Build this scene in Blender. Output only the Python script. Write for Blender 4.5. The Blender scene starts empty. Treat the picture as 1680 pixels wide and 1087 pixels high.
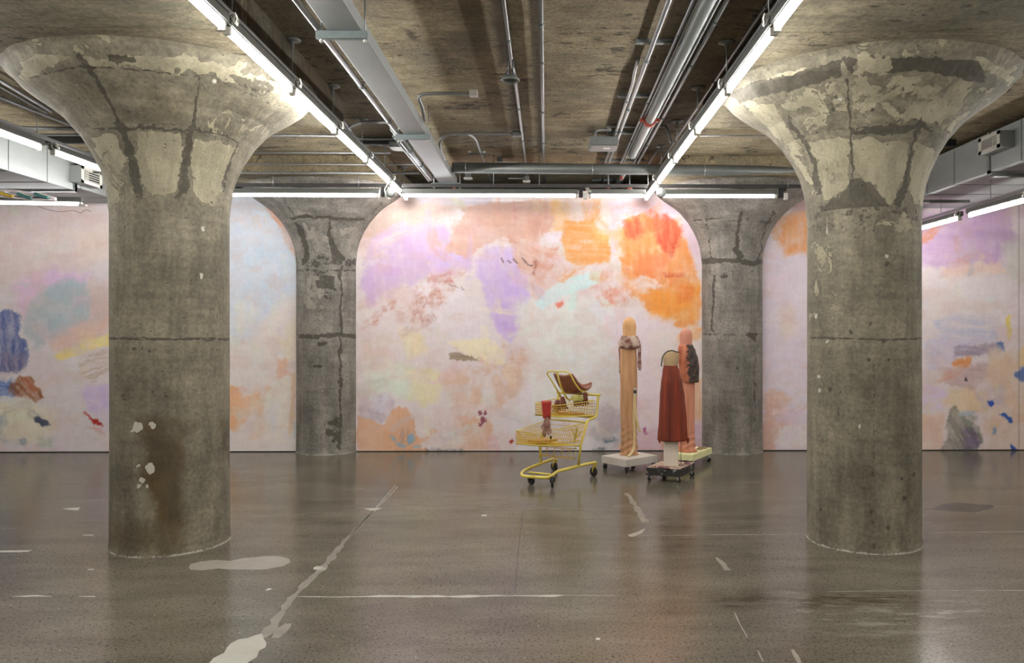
import bpy, bmesh, math, random
import numpy as np
from mathutils import Vector, Matrix

SC = bpy.context.scene
COL = SC.collection
rnd = random.Random(7)

# ------------------------------------------------------------------ camera, light, exposure
YAW = 0.014
FOC = 1300.0            # focal length in pixels of the 1680 px wide frame
PX0, PY0 = 915.0, 540.0
EYE = 1.6
cam_d = bpy.data.cameras.new('camera')
cam_d.sensor_width = 36.0
cam_d.lens = FOC * 36.0 / 1680.0
cam_d.shift_x = -(PX0 - 840.0) / 1680.0
cam_d.shift_y = -(543.5 - PY0) / 1680.0
cam_d.clip_start = 0.05
cam = bpy.data.objects.new('camera', cam_d)
COL.objects.link(cam)
cam.location = (0, 0, EYE)
cam.rotation_euler = (math.pi / 2, 0, -YAW)
SC.camera = cam

world = bpy.data.worlds.new('world')
SC.world = world
world.use_nodes = True
world.node_tree.nodes['Background'].inputs[0].default_value = (0.9, 0.92, 1.0, 1)
world.node_tree.nodes['Background'].inputs[1].default_value = 0.0
vs = SC.view_settings
vs.view_transform = 'Standard'
vs.look = 'None'
vs.gamma = 1.0
vs.exposure = 2.2
TUBE_POWER = 21.0
WALL_TUBE_POWER = 4.4
WALL_GAIN = np.array((1.02, 1.035, 1.06))
SC.cycles.max_bounces = 8
SC.cycles.diffuse_bounces = 5
SC.cycles.glossy_bounces = 3
SC.cycles.sample_clamp_indirect = 6.0

_F = (math.sin(YAW), math.cos(YAW))
_R = (math.cos(YAW), -math.sin(YAW))


def at(x, y, Y=None, Z=None):
    """the point seen at pixel (x, y), at depth Y of the room or at height Z"""
    a = (x - PX0) / FOC
    d = (_F[0] + _R[0] * a, _F[1] + _R[1] * a, (PY0 - y) / FOC)
    t = Y / d[1] if Y is not None else (Z - EYE) / d[2]
    return Vector((d[0] * t, d[1] * t, EYE + d[2] * t))


def proj(X, Y, Z):
    d = _F[0] * X + _F[1] * Y
    r = _R[0] * X + _R[1] * Y
    return PX0 + FOC * r / d, PY0 - FOC * (Z - EYE) / d


# ------------------------------------------------------------------ helpers
def lin(c):
    out = []
    for v in c[:3]:
        v = v / 255.0
        out.append(v / 12.92 if v <= 0.04045 else ((v + 0.055) / 1.055) ** 2.4)
    return tuple(out) + (1.0,)


def lin_np(a):
    a = np.clip(a / 255.0, 0, 1)
    return np.where(a <= 0.04045, a / 12.92, ((a + 0.055) / 1.055) ** 2.4)


class MB:
    """collects shapes and links them as ONE mesh object"""

    def __init__(self):
        self.v = []
        self.f = []
        self.m = []
        self.s = []

    def face(self, idx, mi=0, smooth=False):
        self.f.append(tuple(idx))
        self.m.append(mi)
        self.s.append(smooth)

    def box(self, lo, hi, mi=0, M=None):
        b = len(self.v)
        for z in (lo[2], hi[2]):
            for x, y in ((lo[0], lo[1]), (hi[0], lo[1]), (hi[0], hi[1]), (lo[0], hi[1])):
                p = Vector((x, y, z))
                self.v.append(M @ p if M else p)
        for q in ((0, 3, 2, 1), (4, 5, 6, 7), (0, 1, 5, 4), (1, 2, 6, 5), (2, 3, 7, 6), (3, 0, 4, 7)):
            self.face([b + i for i in q], mi)
        return self

    def cbox(self, c, s, mi=0, M=None):
        return self.box((c[0] - s[0] / 2, c[1] - s[1] / 2, c[2] - s[2] / 2),
                        (c[0] + s[0] / 2, c[1] + s[1] / 2, c[2] + s[2] / 2), mi, M)

    def bbox(self, lo, hi, b=0.004, mi=0, M=None):
        """box with chamfered edges"""
        ps = []
        x0, y0, z0 = lo
        x1, y1, z1 = hi
        base = len(self.v)
        bm = bmesh.new()
        bmesh.ops.create_cube(bm, size=1)
        for v in bm.verts:
            v.co = Vector(((x0 + x1) / 2 + v.co.x * (x1 - x0), (y0 + y1) / 2 + v.co.y * (y1 - y0), (z0 + z1) / 2 + v.co.z * (z1 - z0)))
        bmesh.ops.bevel(bm, geom=bm.edges[:], offset=b, segments=2, affect='EDGES', profile=0.6)
        bm.verts.ensure_lookup_table()
        for v in bm.verts:
            self.v.append(M @ v.co if M else v.co.copy())
        for f in bm.faces:
            self.face([base + v.index for v in f.verts], mi)
        bm.free()
        return self

    def tube(self, pts, r, n=8, mi=0, cap=True, closed=False, smooth=True):
        pts = [Vector(p) for p in pts]
        k = len(pts)
        rs = r if isinstance(r, (list, tuple)) else [r] * k
        base = len(self.v)
        prev = None
        for i in range(k):
            if closed:
                t = pts[(i + 1) % k] - pts[i - 1]
            else:
                t = pts[min(i + 1, k - 1)] - pts[max(i - 1, 0)]
            t.normalize()
            if prev is None:
                up = Vector((0, 0, 1)) if abs(t.z) < 0.9 else Vector((0, 1, 0))
                a = t.cross(up).normalized()
            else:
                a = (prev - t * prev.dot(t))
                a = a.normalized() if a.length > 1e-6 else t.orthogonal().normalized()
            prev = a
            b = t.cross(a)
            for j in range(n):
                w = 2 * math.pi * j / n
                self.v.append(pts[i] + (a * math.cos(w) + b * math.sin(w)) * rs[i])
        rng = k if closed else k - 1
        for i in range(rng):
            for j in range(n):
                p = base + i * n
                q = base + ((i + 1) % k) * n
                self.face((p + j, p + (j + 1) % n, q + (j + 1) % n, q + j), mi, smooth)
        if cap and not closed:
            self.face([base + j for j in range(n)][::-1], mi)
            self.face([base + (k - 1) * n + j for j in range(n)], mi)
        return self

    def lathe(self, prof, c, n=24, mi=0, axis='z', smooth=True):
        base = len(self.v)
        for (r, h) in prof:
            for j in range(n):
                w = 2 * math.pi * j / n
                if axis == 'z':
                    p = (c[0] + r * math.cos(w), c[1] + r * math.sin(w), c[2] + h)
                elif axis == 'x':
                    p = (c[0] + h, c[1] + r * math.cos(w), c[2] + r * math.sin(w))
                else:
                    p = (c[0] + r * math.sin(w), c[1] + h, c[2] + r * math.cos(w))
                self.v.append(Vector(p))
        for i in range(len(prof) - 1):
            for j in range(n):
                p = base + i * n
                self.face((p + j, p + (j + 1) % n, p + n + (j + 1) % n, p + n + j), mi, smooth)
        if prof[0][0] > 1e-5:
            self.face([base + j for j in range(n)][::-1], mi)
        if prof[-1][0] > 1e-5:
            self.face([base + (len(prof) - 1) * n + j for j in range(n)], mi)
        return self

    def loft(self, rings, mi=0, cap=True, smooth=True):
        base = len(self.v)
        n = len(rings[0])
        for r in rings:
            for p in r:
                self.v.append(Vector(p))
        for i in range(len(rings) - 1):
            for j in range(n):
                p = base + i * n
                self.face((p + j, p + (j + 1) % n, p + n + (j + 1) % n, p + n + j), mi, smooth)
        if cap:
            self.face([base + j for j in range(n)][::-1], mi, smooth)
            self.face([base + (len(rings) - 1) * n + j for j in range(n)], mi, smooth)
        return self

    def build(self, name, mat, parent=None, loc=None):
        me = bpy.data.meshes.new(name)
        off = Vector(loc) if loc is not None else (parent.matrix_basis.translation if parent is not None and parent.type == 'EMPTY' else Vector((0, 0, 0)))
        me.from_pydata([tuple(Vector(p) - off) for p in self.v], [], self.f)
        for m in (mat if isinstance(mat, (list, tuple)) else [mat]):
            me.materials.append(m)
        me.polygons.foreach_set('material_index', self.m)
        me.polygons.foreach_set('use_smooth', self.s)
        me.validate()
        me.update()
        o = bpy.data.objects.new(name, me)
        COL.objects.link(o)
        if parent is not None:
            o.parent = parent
        if loc is not None:
            o.location = loc
        return o


def tag(o, label=None, cat=None, group=None, kind=None):
    if label:
        o['label'] = label
    if cat:
        o['category'] = cat
    if group:
        o['group'] = group
    if kind:
        o['kind'] = kind
    return o


def empty(name, loc=(0, 0, 0)):
    o = bpy.data.objects.new(name, None)
    o.empty_display_size = 0.05
    o.location = loc
    COL.objects.link(o)
    return o


def catmull(pts, k=6):
    pts = [Vector(p) for p in pts]
    out = []
    for i in range(len(pts) - 1):
        p0 = pts[max(i - 1, 0)]
        p1, p2 = pts[i], pts[i + 1]
        p3 = pts[min(i + 2, len(pts) - 1)]
        for j in range(k):
            t = j / k
            out.append(0.5 * ((2 * p1) + (p2 - p0) * t + (2 * p0 - 5 * p1 + 4 * p2 - p3) * t * t + (3 * p1 - p0 - 3 * p2 + p3) * t ** 3))
    out.append(pts[-1])
    return out


# ------------------------------------------------------------------ numpy noise and paint
def _h(ix, iy, s):
    v = np.sin(ix * 127.1 + iy * 311.7 + s * 74.7) * 43758.5453
    return v - np.floor(v)


def vnoise(x, y, s=0):
    ix = np.floor(x)
    iy = np.floor(y)
    fx = x - ix
    fy = y - iy
    fx = fx * fx * (3 - 2 * fx)
    fy = fy * fy * (3 - 2 * fy)
    a = _h(ix, iy, s)
    b = _h(ix + 1, iy, s)
    c = _h(ix, iy + 1, s)
    d = _h(ix + 1, iy + 1, s)
    return (a * (1 - fx) + b * fx) * (1 - fy) + (c * (1 - fx) + d * fx) * fy


def fbm(x, y, s=0, o=4):
    t = 0
    a = 0.5
    n = 0
    for i in range(o):
        t = t + a * vnoise(x * 2 ** i, y * 2 ** i, s + i * 3.1)
        n += a
        a *= 0.55
    return t / n


def sdist(px, py, P):
    """signed distance to a polygon, negative inside"""
    d = np.full(px.shape, 1e18)
    ins = np.zeros(px.shape, bool)
    n = len(P)
    for i in range(n):
        x0, y0 = P[i]
        x1, y1 = P[(i + 1) % n]
        ex, ey = x1 - x0, y1 - y0
        wx, wy = px - x0, py - y0
        t = np.clip((wx * ex + wy * ey) / (ex * ex + ey * ey + 1e-9), 0, 1)
        dx, dy = wx - ex * t, wy - ey * t
        d = np.minimum(d, dx * dx + dy * dy)
        if y0 != y1:
            c = ((y0 > py) != (y1 > py)) & (px < (x1 - x0) * (py - y0) / (y1 - y0) + x0)
            ins ^= c
    d = np.sqrt(d)
    return np.where(ins, -d, d)


def ell(cx, cy, rx, ry, ang=0, n=18):
    a = math.radians(ang)
    o = []
    for i in range(n):
        w = 2 * math.pi * i / n
        x, y = rx * math.cos(w), ry * math.sin(w)
        o.append((cx + x * math.cos(a) - y * math.sin(a), cy + x * math.sin(a) + y * math.cos(a)))
    return o


class Canvas:
    def __init__(self, px, py, ch=3, base=(0, 0, 0)):
        self.px, self.py = px, py
        self.c = np.tile(np.array(base, float), (len(px), 1))
        self.k = 0
        self.fine = 0.8
        self.sharp = 1.0
        self.guard = False

    def poly(self, P, col, a=1.0, soft=5, warp=6, ws=22, streak=None, patch=0.0, ps=18, ch=None):
        """streak = (angle in degrees, length, width, strength)"""
        self.k += 1
        s = self.k * 1.37
        xs = [p[0] for p in P]
        ys = [p[1] for p in P]
        m = soft + warp + 4
        sel = np.nonzero((self.px > min(xs) - m) & (self.px < max(xs) + m) & (self.py > min(ys) - m) & (self.py < max(ys) + m))[0]
        if not len(sel):
            return
        x, y = self.px[sel], self.py[sel]
        wx = (fbm(x / ws, y / ws, s) - 0.5) * 2.4 * warp + (fbm(x / 3.5, y / 3.5, s + 2) - 0.5) * min(warp, 5) * self.fine
        wy = (fbm(x / ws, y / ws, s + 9) - 0.5) * 2.4 * warp + (fbm(x / 3.5, y / 3.5, s + 7) - 0.5) * min(warp, 5) * self.fine
        d = sdist(x + wx, y + wy, P)
        w = np.clip(0.5 - d / max(soft * self.sharp, 0.6) * 0.5, 0, 1)
        w = w * w * (3 - 2 * w)
        if streak:
            an = math.radians(streak[0])
            u = x * math.cos(an) + y * math.sin(an) + wx
            v = -x * math.sin(an) + y * math.cos(an) + wy * 0.6
            n = fbm(u / streak[1], v / streak[2], s + 4, 3)
            w = w * (1 - streak[3] * np.clip((n - 0.3) * 2.6, 0, 1))
        if patch:
            n = fbm(x / ps, y / ps, s + 5, 4)
            w = w * (1 - patch * np.clip((n - 0.42) * 7, 0, 1))
        if self.guard:
            w = w * np.clip((self.c[sel].mean(1) / 255.0 - 0.56) * 7, 0, 1)
        w = np.clip(w * a, 0, 1)
        if ch is None:
            self.c[sel] = self.c[sel] * (1 - w[:, None]) + np.array(col, float) * w[:, None]
        else:
            self.c[sel, ch] = self.c[sel, ch] * (1 - w) + col * w

    def line(self, pts, wd, col, ch=None, **k):
        P = []
        n = len(pts)
        L, Rr = [], []
        for i in range(n):
            x0, y0 = pts[max(i - 1, 0)]
            x1, y1 = pts[min(i + 1, n - 1)]
            l = math.hypot(x1 - x0, y1 - y0) + 1e-9
            w = wd[i] if isinstance(wd, (list, tuple)) else wd
            nx, ny = -(y1 - y0) / l * w / 2, (x1 - x0) / l * w / 2
            L.append((pts[i][0] + nx, pts[i][1] + ny))
            Rr.append((pts[i][0] - nx, pts[i][1] - ny))
        self.poly(L + Rr[::-1], col, ch=ch, **k)


# ------------------------------------------------------------------ materials
def mat_new(name):
    m = bpy.data.materials.new(name)
    m.use_nodes = True
    nt = m.node_tree
    b = nt.nodes['Principled BSDF']
    return m, nt, b


def nd(nt, typ, ins=None, **kw):
    n = nt.nodes.new(typ)
    for k, v in kw.items():
        setattr(n, k, v)
    for k, v in (ins or {}).items():
        if isinstance(v, bpy.types.NodeSocket):
            nt.links.new(v, n.inputs[k])
        else:
            n.inputs[k].default_value = v
    return n


def ramp(nt, fac, stops, interp='LINEAR'):
    r = nt.nodes.new('ShaderNodeValToRGB')
    r.color_ramp.interpolation = interp
    el = r.color_ramp.elements
    while len(el) < len(stops):
        el.new(0.5)
    for e, (p, c) in zip(el, stops):
        e.position = p
        e.color = c if len(c) == 4 else tuple(c) + (1,)
    nt.links.new(fac, r.inputs[0])
    return r.outputs[0]


def mixc(nt, f, a, b, mode='MIX'):
    n = nt.nodes.new('ShaderNodeMix')
    n.data_type = 'RGBA'
    n.blend_type = mode
    n.clamp_factor = True
    for s, v in ((n.inputs[0], f), (n.inputs[6], a), (n.inputs[7], b)):
        if isinstance(v, bpy.types.NodeSocket):
            nt.links.new(v, s)
        else:
            s.default_value = v
    return n.outputs[2]


def mth(nt, op, a, b=0.0, c=0.0, clamp=False):
    n = nt.nodes.new('ShaderNodeMath')
    n.operation = op
    n.use_clamp = clamp
    for s, v in zip(n.inputs, (a, b, c)):
        if isinstance(v, bpy.types.NodeSocket):
            nt.links.new(v, s)
        else:
            s.default_value = v
    return n.outputs[0]


def smooth(nt, x, lo, hi):
    n = nt.nodes.new('ShaderNodeMapRange')
    n.interpolation_type = 'SMOOTHSTEP'
    n.inputs[1].default_value = lo
    n.inputs[2].default_value = hi
    nt.links.new(x, n.inputs[0])
    return n.outputs[0]


def coords(nt, scale=(1, 1, 1), rot=(0, 0, 0), loc=(0, 0, 0), kind='Object'):
    tc = nt.nodes.new('ShaderNodeTexCoord')
    mp = nd(nt, 'ShaderNodeMapping', {'Vector': tc.outputs[kind], 'Scale': scale, 'Rotation': rot, 'Location': loc})
    return mp.outputs[0]


def noise(nt, vec, scale=5, detail=4, rough=0.55, dist=0.0):
    n = nd(nt, 'ShaderNodeTexNoise', {'Vector': vec, 'Scale': scale, 'Detail': detail, 'Roughness': rough, 'Distortion': dist})
    return n.outputs[0]


def bump(nt, b, h, strength=0.3, dist=0.01):
    n = nd(nt, 'ShaderNodeBump', {'Height': h, 'Strength': strength, 'Distance': dist})
    nt.links.new(n.outputs[0], b.inputs['Normal'])


def simple(name, rgb, rough=0.5, metal=0.0, var=0.12, scale=18, bmp=0.0, rgb2=None, sheen=0.0, stretch=(1, 1, 1)):
    m, nt, b = mat_new(name)
    c = coords(nt, stretch)
    n = noise(nt, c, scale, 5, 0.6)
    a = lin(rgb)
    if rgb2:
        d = lin(rgb2)
        col = ramp(nt, n, [(0.35, a), (0.65, d)])
    else:
        lo = tuple(v * (1 - var) for v in a[:3])
        hi = tuple(min(1, v * (1 + var)) for v in a[:3])
        col = ramp(nt, n, [(0.3, lo), (0.7, hi)])
    nt.links.new(col, b.inputs['Base Color'])
    b.inputs['Roughness'].default_value = rough
    b.inputs['Metallic'].default_value = metal
    if sheen:
        b.inputs['Sheen Weight'].default_value = sheen
    if bmp:
        bump(nt, b, noise(nt, c, scale * 4, 3, 0.6), bmp, 0.004)
    return m


def emit(name, rgb, power):
    m, nt, b = mat_new(name)
    b.inputs['Base Color'].default_value = (0.8, 0.8, 0.8, 1)
    b.inputs['Emission Color'].default_value = rgb
    b.inputs['Emission Strength'].default_value = power
    return m


def concrete(name, dark, mid, light, patch, brown=(74, 62, 34)):
    """weathered concrete; the attribute 'marks' holds what sits where:
    R = bias of the pale skim coat, G = seams and scars, B = brown stain, A = white plaster spots"""
    m, nt, b = mat_new(name)
    c = coords(nt)
    cv = coords(nt, (1, 1, 0.22))
    ch = coords(nt, (0.4, 0.4, 3.0))
    at_ = nd(nt, 'ShaderNodeAttribute', attribute_name='marks')
    sep = nd(nt, 'ShaderNodeSeparateColor', {'Color': at_.outputs['Color']})
    R_, G_, B_ = sep.outputs[0], sep.outputs[1], sep.outputs[2]
    A_ = at_.outputs['Alpha']
    n1 = noise(nt, c, 2.2, 8, 0.62, 0.3)
    n2 = noise(nt, cv, 9, 6, 0.6)
    n3 = noise(nt, c, 38, 6, 0.65)
    n4 = noise(nt, ch, 7, 4, 0.6)
    nst = noise(nt, coords(nt, (1, 1, 0.06)), 11, 6, 0.65)
    f = mth(nt, 'ADD', mth(nt, 'MULTIPLY', n1, 0.4), mth(nt, 'ADD', mth(nt, 'MULTIPLY', n2, 0.25), mth(nt, 'ADD', mth(nt, 'MULTIPLY', n4, 0.15), mth(nt, 'MULTIPLY', nst, 0.2))))
    base = ramp(nt, f, [(0.38, lin(dark)), (0.5, lin(mid)), (0.61, lin(light))])
    base = mixc(nt, mth(nt, 'MULTIPLY', smooth(nt, nst, 0.36, 0.3), 0.45), base, lin(dark))
    base = mixc(nt, 0.7, base, ramp(nt, n3, [(0.3, (0.36, 0.36, 0.36)), (0.7, (0.86, 0.86, 0.86))]), 'OVERLAY')
    # pale skim coat with torn edges
    np_ = noise(nt, c, 5.5, 9, 0.66, 0.6)
    pm = smooth(nt, mth(nt, 'ADD', np_, mth(nt, 'SUBTRACT', R_, 0.5)), 0.56, 0.585)
    fine = ramp(nt, noise(nt, c, 60, 4, 0.6), [(0.3, (0.78, 0.78, 0.78)), (0.65, (1.04, 1.04, 1.04))])
    patch_c = mixc(nt, 1.0, mixc(nt, smooth(nt, n2, 0.4, 0.6), lin(patch), tuple(v * 0.74 for v in lin(patch)[:3]) + (1,)), fine, 'MULTIPLY')
    col = mixc(nt, mth(nt, 'MULTIPLY', pm, 0.85), base, patch_c)
    # rim of dark scar around patches
    edge = smooth(nt, mth(nt, 'ABSOLUTE', mth(nt, 'SUBTRACT', mth(nt, 'ADD', np_, mth(nt, 'SUBTRACT', R_, 0.5)), 0.56)), 0.012, 0.0)
    col = mixc(nt, mth(nt, 'MULTIPLY', edge, 0.45), col, lin((46, 41, 33)))
    # seams
    gn = mth(nt, 'ADD', G_, mth(nt, 'MULTIPLY', mth(nt, 'SUBTRACT', noise(nt, c, 22, 6, 0.7), 0.5), 1.1))
    gm = smooth(nt, gn, 0.42, 0.56)
    gm = mth(nt, 'MULTIPLY', gm, smooth(nt, G_, 0.03, 0.3))
    col = mixc(nt, mth(nt, 'MULTIPLY', gm, 0.8), col, mixc(nt, n3, lin((36, 32, 26)), lin((74, 69, 58))))
    # small pits
    vo = nd(nt, 'ShaderNodeTexVoronoi', {'Vector': c, 'Scale': 16.0, 'Randomness': 1.0})
    pit = mth(nt, 'MULTIPLY', smooth(nt, vo.outputs['Distance'], 0.13, 0.05), smooth(nt, noise(nt, c, 4, 2, 0.5), 0.46, 0.56))
    col = mixc(nt, mth(nt, 'MULTIPLY', pit, 0.7), col, lin((52, 46, 36)))
    # stain
    bn = mth(nt, 'MULTIPLY', B_, mth(nt, 'ADD', 0.55, mth(nt, 'MULTIPLY', n2, 0.9)), clamp=True)
    col = mixc(nt, bn, col, mixc(nt, smooth(nt, n1, 0.35, 0.65), lin((58, 46, 24)), lin((84, 66, 30))), 'MIX')
    # white plaster
    an = smooth(nt, mth(nt, 'ADD', A_, mth(nt, 'MULTIPLY', mth(nt, 'SUBTRACT', noise(nt, c, 55, 5, 0.7), 0.5), 0.8)), 0.45, 0.58)
    an = mth(nt, 'MULTIPLY', an, smooth(nt, A_, 0.05, 0.3))
    col = mixc(nt, an, col, lin((176, 172, 160)))
    nt.links.new(col, b.inputs['Base Color'])
    b.inputs['Roughness'].default_value = 0.78
    hgt = mth(nt, 'ADD', mth(nt, 'MULTIPLY', pm, 0.25), mth(nt, 'SUBTRACT', mth(nt, 'MULTIPLY', n3, 0.5), mth(nt, 'ADD', mth(nt, 'MULTIPLY', gm, 0.5), mth(nt, 'MULTIPLY', pit, 0.7))))
    bump(nt, b, hgt, 0.55, 0.012)
    return m


def set_marks(o, arr, name='marks'):
    a = o.data.color_attributes.new(name, 'FLOAT_COLOR', 'POINT')
    a.data.foreach_set('color', arr.astype(np.float32).ravel())


M = {}
M['concrete'] = concrete('column_concrete', (72, 67, 55), (102, 96, 81), (127, 120, 102), (164, 156, 131))
M['concrete_grey'] = concrete('grey_column_concrete', (80, 76, 70), (112, 107, 100), (138, 132, 123), (158, 151, 139))
M['galv'] = simple('galvanised_steel', (150, 153, 154), 0.38, 0.75, 0.1, 10)
M['galv_matt'] = simple('dull_galvanised_steel', (116, 119, 117), 0.5, 0.45, 0.1, 8, stretch=(1, 0.3, 1))
M['duct'] = simple('duct_steel', (150, 154, 153), 0.5, 0.35, 0.08, 5, stretch=(1, 0.4, 1))
M['strut'] = simple('blue_grey_steel', (112, 121, 121), 0.5, 0.5, 0.1, 30)
M['housing'] = simple('fixture_paint', (84, 85, 81), 0.45, 0.0, 0.04, 6)
M['dark_steel'] = simple('dark_steel', (62, 60, 60), 0.5, 0.3, 0.15, 12)
M['black'] = simple('black_rubber', (26, 25, 25), 0.55, 0.0, 0.2, 30)
M['white'] = simple('white_plastic', (186, 184, 176), 0.4, 0.0, 0.04, 10)
M['red'] = simple('red_coupling_paint', (132, 46, 30), 0.5, 0.0, 0.2, 40)
M['tube'] = emit('fluorescent_tube', (1.0, 0.985, 0.95, 1), TUBE_POWER)
M['tube_cool'] = emit('cool_fluorescent_tube', (0.975, 0.985, 1.0, 1), WALL_TUBE_POWER)
M['yellow'] = simple('yellow_enamel', (206, 178, 66), 0.35, 0.0, 0.2, 14, rgb2=(214, 198, 100))
M['yellow_wire'] = simple('yellow_wire_enamel', (206, 168, 48), 0.4, 0.0, 0.15, 20)


def ceiling_mat(name, dark, mid, light, rot=0.0, boards=0.22):
    m, nt, b = mat_new(name)
    c = coords(nt)
    cr = coords(nt, rot=(0, 0, rot))
    cs = coords(nt, (1.0, 4.0, 1.0), rot=(0, 0, rot))
    at_ = nd(nt, 'ShaderNodeAttribute', attribute_name='marks')
    sep = nd(nt, 'ShaderNodeSeparateColor', {'Color': at_.outputs['Color']})
    n0 = noise(nt, c, 0.8, 5, 0.6, 0.6)
    n1 = noise(nt, c, 2.6, 8, 0.68, 0.5)
    n2 = noise(nt, cs, 3.2, 8, 0.7, 0.3)
    n3 = noise(nt, c, 34, 6, 0.7)
    f = mth(nt, 'ADD', mth(nt, 'MULTIPLY', n0, 0.3), mth(nt, 'ADD', mth(nt, 'MULTIPLY', n2, 0.35), mth(nt, 'MULTIPLY', n1, 0.35)))
    base = ramp(nt, f, [(0.38, lin(dark)), (0.5, lin(mid)), (0.6, lin(light))])
    base = mixc(nt, mth(nt, 'MULTIPLY', smooth(nt, noise(nt, c, 1.7, 6, 0.6), 0.5, 0.62), 0.4), base, lin((100, 96, 82)))
    base = mixc(nt, 0.75, base, ramp(nt, n3, [(0.3, (0.32, 0.32, 0.32)), (0.7, (0.9, 0.9, 0.9))]), 'OVERLAY')
    br = nd(nt, 'ShaderNodeTexBrick', {'Vector': cr, 'Color1': (0.7, 0.7, 0.7, 1), 'Color2': (1, 1, 1, 1), 'Mortar': (0.12, 0.10, 0.08, 1),
                                       'Scale': 1.0, 'Mortar Size': 0.004, 'Mortar Smooth': 0.3, 'Brick Width': 2.6, 'Row Height': 0.29})
    br.offset = 0.37
    base = mixc(nt, mth(nt, 'MULTIPLY', smooth(nt, n1, 0.36, 0.6), boards), base, br.outputs[0], 'MULTIPLY')
    sc = noise(nt, coords(nt, (1.0, 2.4, 1.0), rot=(0, 0, rot)), 5.0, 10, 0.74, 0.4)
    big = noise(nt, c, 1.3, 3, 0.5)
    scb = mth(nt, 'ADD', sc, mth(nt, 'MULTIPLY', mth(nt, 'SUBTRACT', big, 0.5), 0.35))
    base = mixc(nt, mth(nt, 'MULTIPLY', smooth(nt, scb, 0.405, 0.385), 0.8), base, lin((44, 37, 26)))
    base = mixc(nt, mth(nt, 'MULTIPLY', smooth(nt, scb, 0.625, 0.64), 0.65), base, lin((146, 137, 112)))
    vo = nd(nt, 'ShaderNodeTexVoronoi', {'Vector': coords(nt, (1.0, 2.4, 1.0), rot=(0, 0, rot)), 'Scale': 15.0})
    pit = mth(nt, 'MULTIPLY', smooth(nt, vo.outputs['Distance'], 0.2, 0.07), smooth(nt, n1, 0.5, 0.58))
    base = mixc(nt, mth(nt, 'MULTIPLY', pit, 0.85), base, lin((34, 28, 20)))
    wn = smooth(nt, mth(nt, 'ADD', sep.outputs[0], mth(nt, 'MULTIPLY', mth(nt, 'SUBTRACT', noise(nt, c, 18, 6, 0.7), 0.5), 0.9)), 0.42, 0.52)
    wn = mth(nt, 'MULTIPLY', wn, smooth(nt, sep.outputs[0], 0.04, 0.25))
    base = mixc(nt, mth(nt, 'MULTIPLY', wn, 0.85), base, lin((150, 134, 104)))
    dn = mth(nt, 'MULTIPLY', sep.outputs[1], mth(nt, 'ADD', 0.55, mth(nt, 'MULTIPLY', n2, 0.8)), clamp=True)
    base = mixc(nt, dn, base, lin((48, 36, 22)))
    nt.links.new(base, b.inputs['Base Color'])
    b.inputs['Roughness'].default_value = 0.85
    h = mth(nt, 'ADD', mth(nt, 'MULTIPLY', n3, 0.5), mth(nt, 'SUBTRACT', mth(nt, 'MULTIPLY', sc, 0.9), mth(nt, 'MULTIPLY', pit, 0.8)))
    bump(nt, b, h, 0.8, 0.02)
    return m


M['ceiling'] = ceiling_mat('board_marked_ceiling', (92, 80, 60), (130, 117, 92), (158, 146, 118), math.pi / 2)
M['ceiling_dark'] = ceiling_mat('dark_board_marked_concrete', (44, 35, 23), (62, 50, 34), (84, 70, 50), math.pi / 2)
M['panel'] = ceiling_mat('drop_panel_concrete', (84, 75, 58), (120, 110, 89), (146, 136, 112), 0.0)
M['strip'] = ceiling_mat('column_strip_concrete', (74, 68, 52), (108, 100, 80), (134, 126, 104), 0.6, 0.1)


def grid_mesh(name, xs, ys, zf, mat, kind=None):
    """horizontal grid facing down"""
    nx, ny = len(xs), len(ys)
    X, Y = np.meshgrid(xs, ys)
    co = np.stack([X, Y, np.full_like(X, zf)], -1).reshape(-1, 3)
    i = np.arange(nx - 1)
    j = np.arange(ny - 1)
    I, J = np.meshgrid(i, j)
    a = (J * nx + I).ravel()
    f = np.stack([a, a + nx, a + nx + 1, a + 1], -1)
    me = bpy.data.meshes.new(name)
    me.vertices.add(len(co))
    me.vertices.foreach_set('co', co.astype(np.float32).ravel())
    me.loops.add(f.size)
    me.loops.foreach_set('vertex_index', f.ravel().astype(np.int32))
    me.polygons.add(len(f))
    me.polygons.foreach_set('loop_start', np.arange(0, f.size, 4, dtype=np.int32))
    me.materials.append(mat)
    me.update(calc_edges=True)
    o = bpy.data.objects.new(name, me)
    COL.objects.link(o)
    return o, co


ROOM = (-9.0, 9.0, -3.6, 12.7)
CEIL = 3.65
DROP = 3.42

# ---- ceiling
xs = np.concatenate([np.linspace(-9, -6.6, 6)[:-1], np.arange(-6.6, 6.2, 0.026), np.linspace(6.2, 9, 6)])
ys = np.concatenate([np.linspace(-3.6, 3.6, 12)[:-1], np.arange(3.6, 12.7, 0.026), [12.7]])
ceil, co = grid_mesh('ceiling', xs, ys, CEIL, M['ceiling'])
tag(ceil, kind='structure')
dep = _F[0] * co[:, 0] + _F[1] * co[:, 1]
safe = np.maximum(dep, 0.5)
cpx = np.where(dep > 1, PX0 + FOC * (_R[0] * co[:, 0] + _R[1] * co[:, 1]) / safe, -9999)
cpy = np.where(dep > 1, PY0 - FOC * (co[:, 2] - EYE) / safe, -9999)
cv = Canvas(cpx, cpy, 4, (0, 0, 0, 1))
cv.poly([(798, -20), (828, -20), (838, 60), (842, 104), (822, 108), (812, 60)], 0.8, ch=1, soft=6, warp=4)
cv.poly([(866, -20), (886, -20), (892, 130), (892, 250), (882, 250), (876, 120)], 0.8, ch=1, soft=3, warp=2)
cv.poly([(833, 140), (846, 138), (852, 180), (858, 215), (838, 216), (836, 180)], 0.7, ch=1, soft=5, warp=3)
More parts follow.
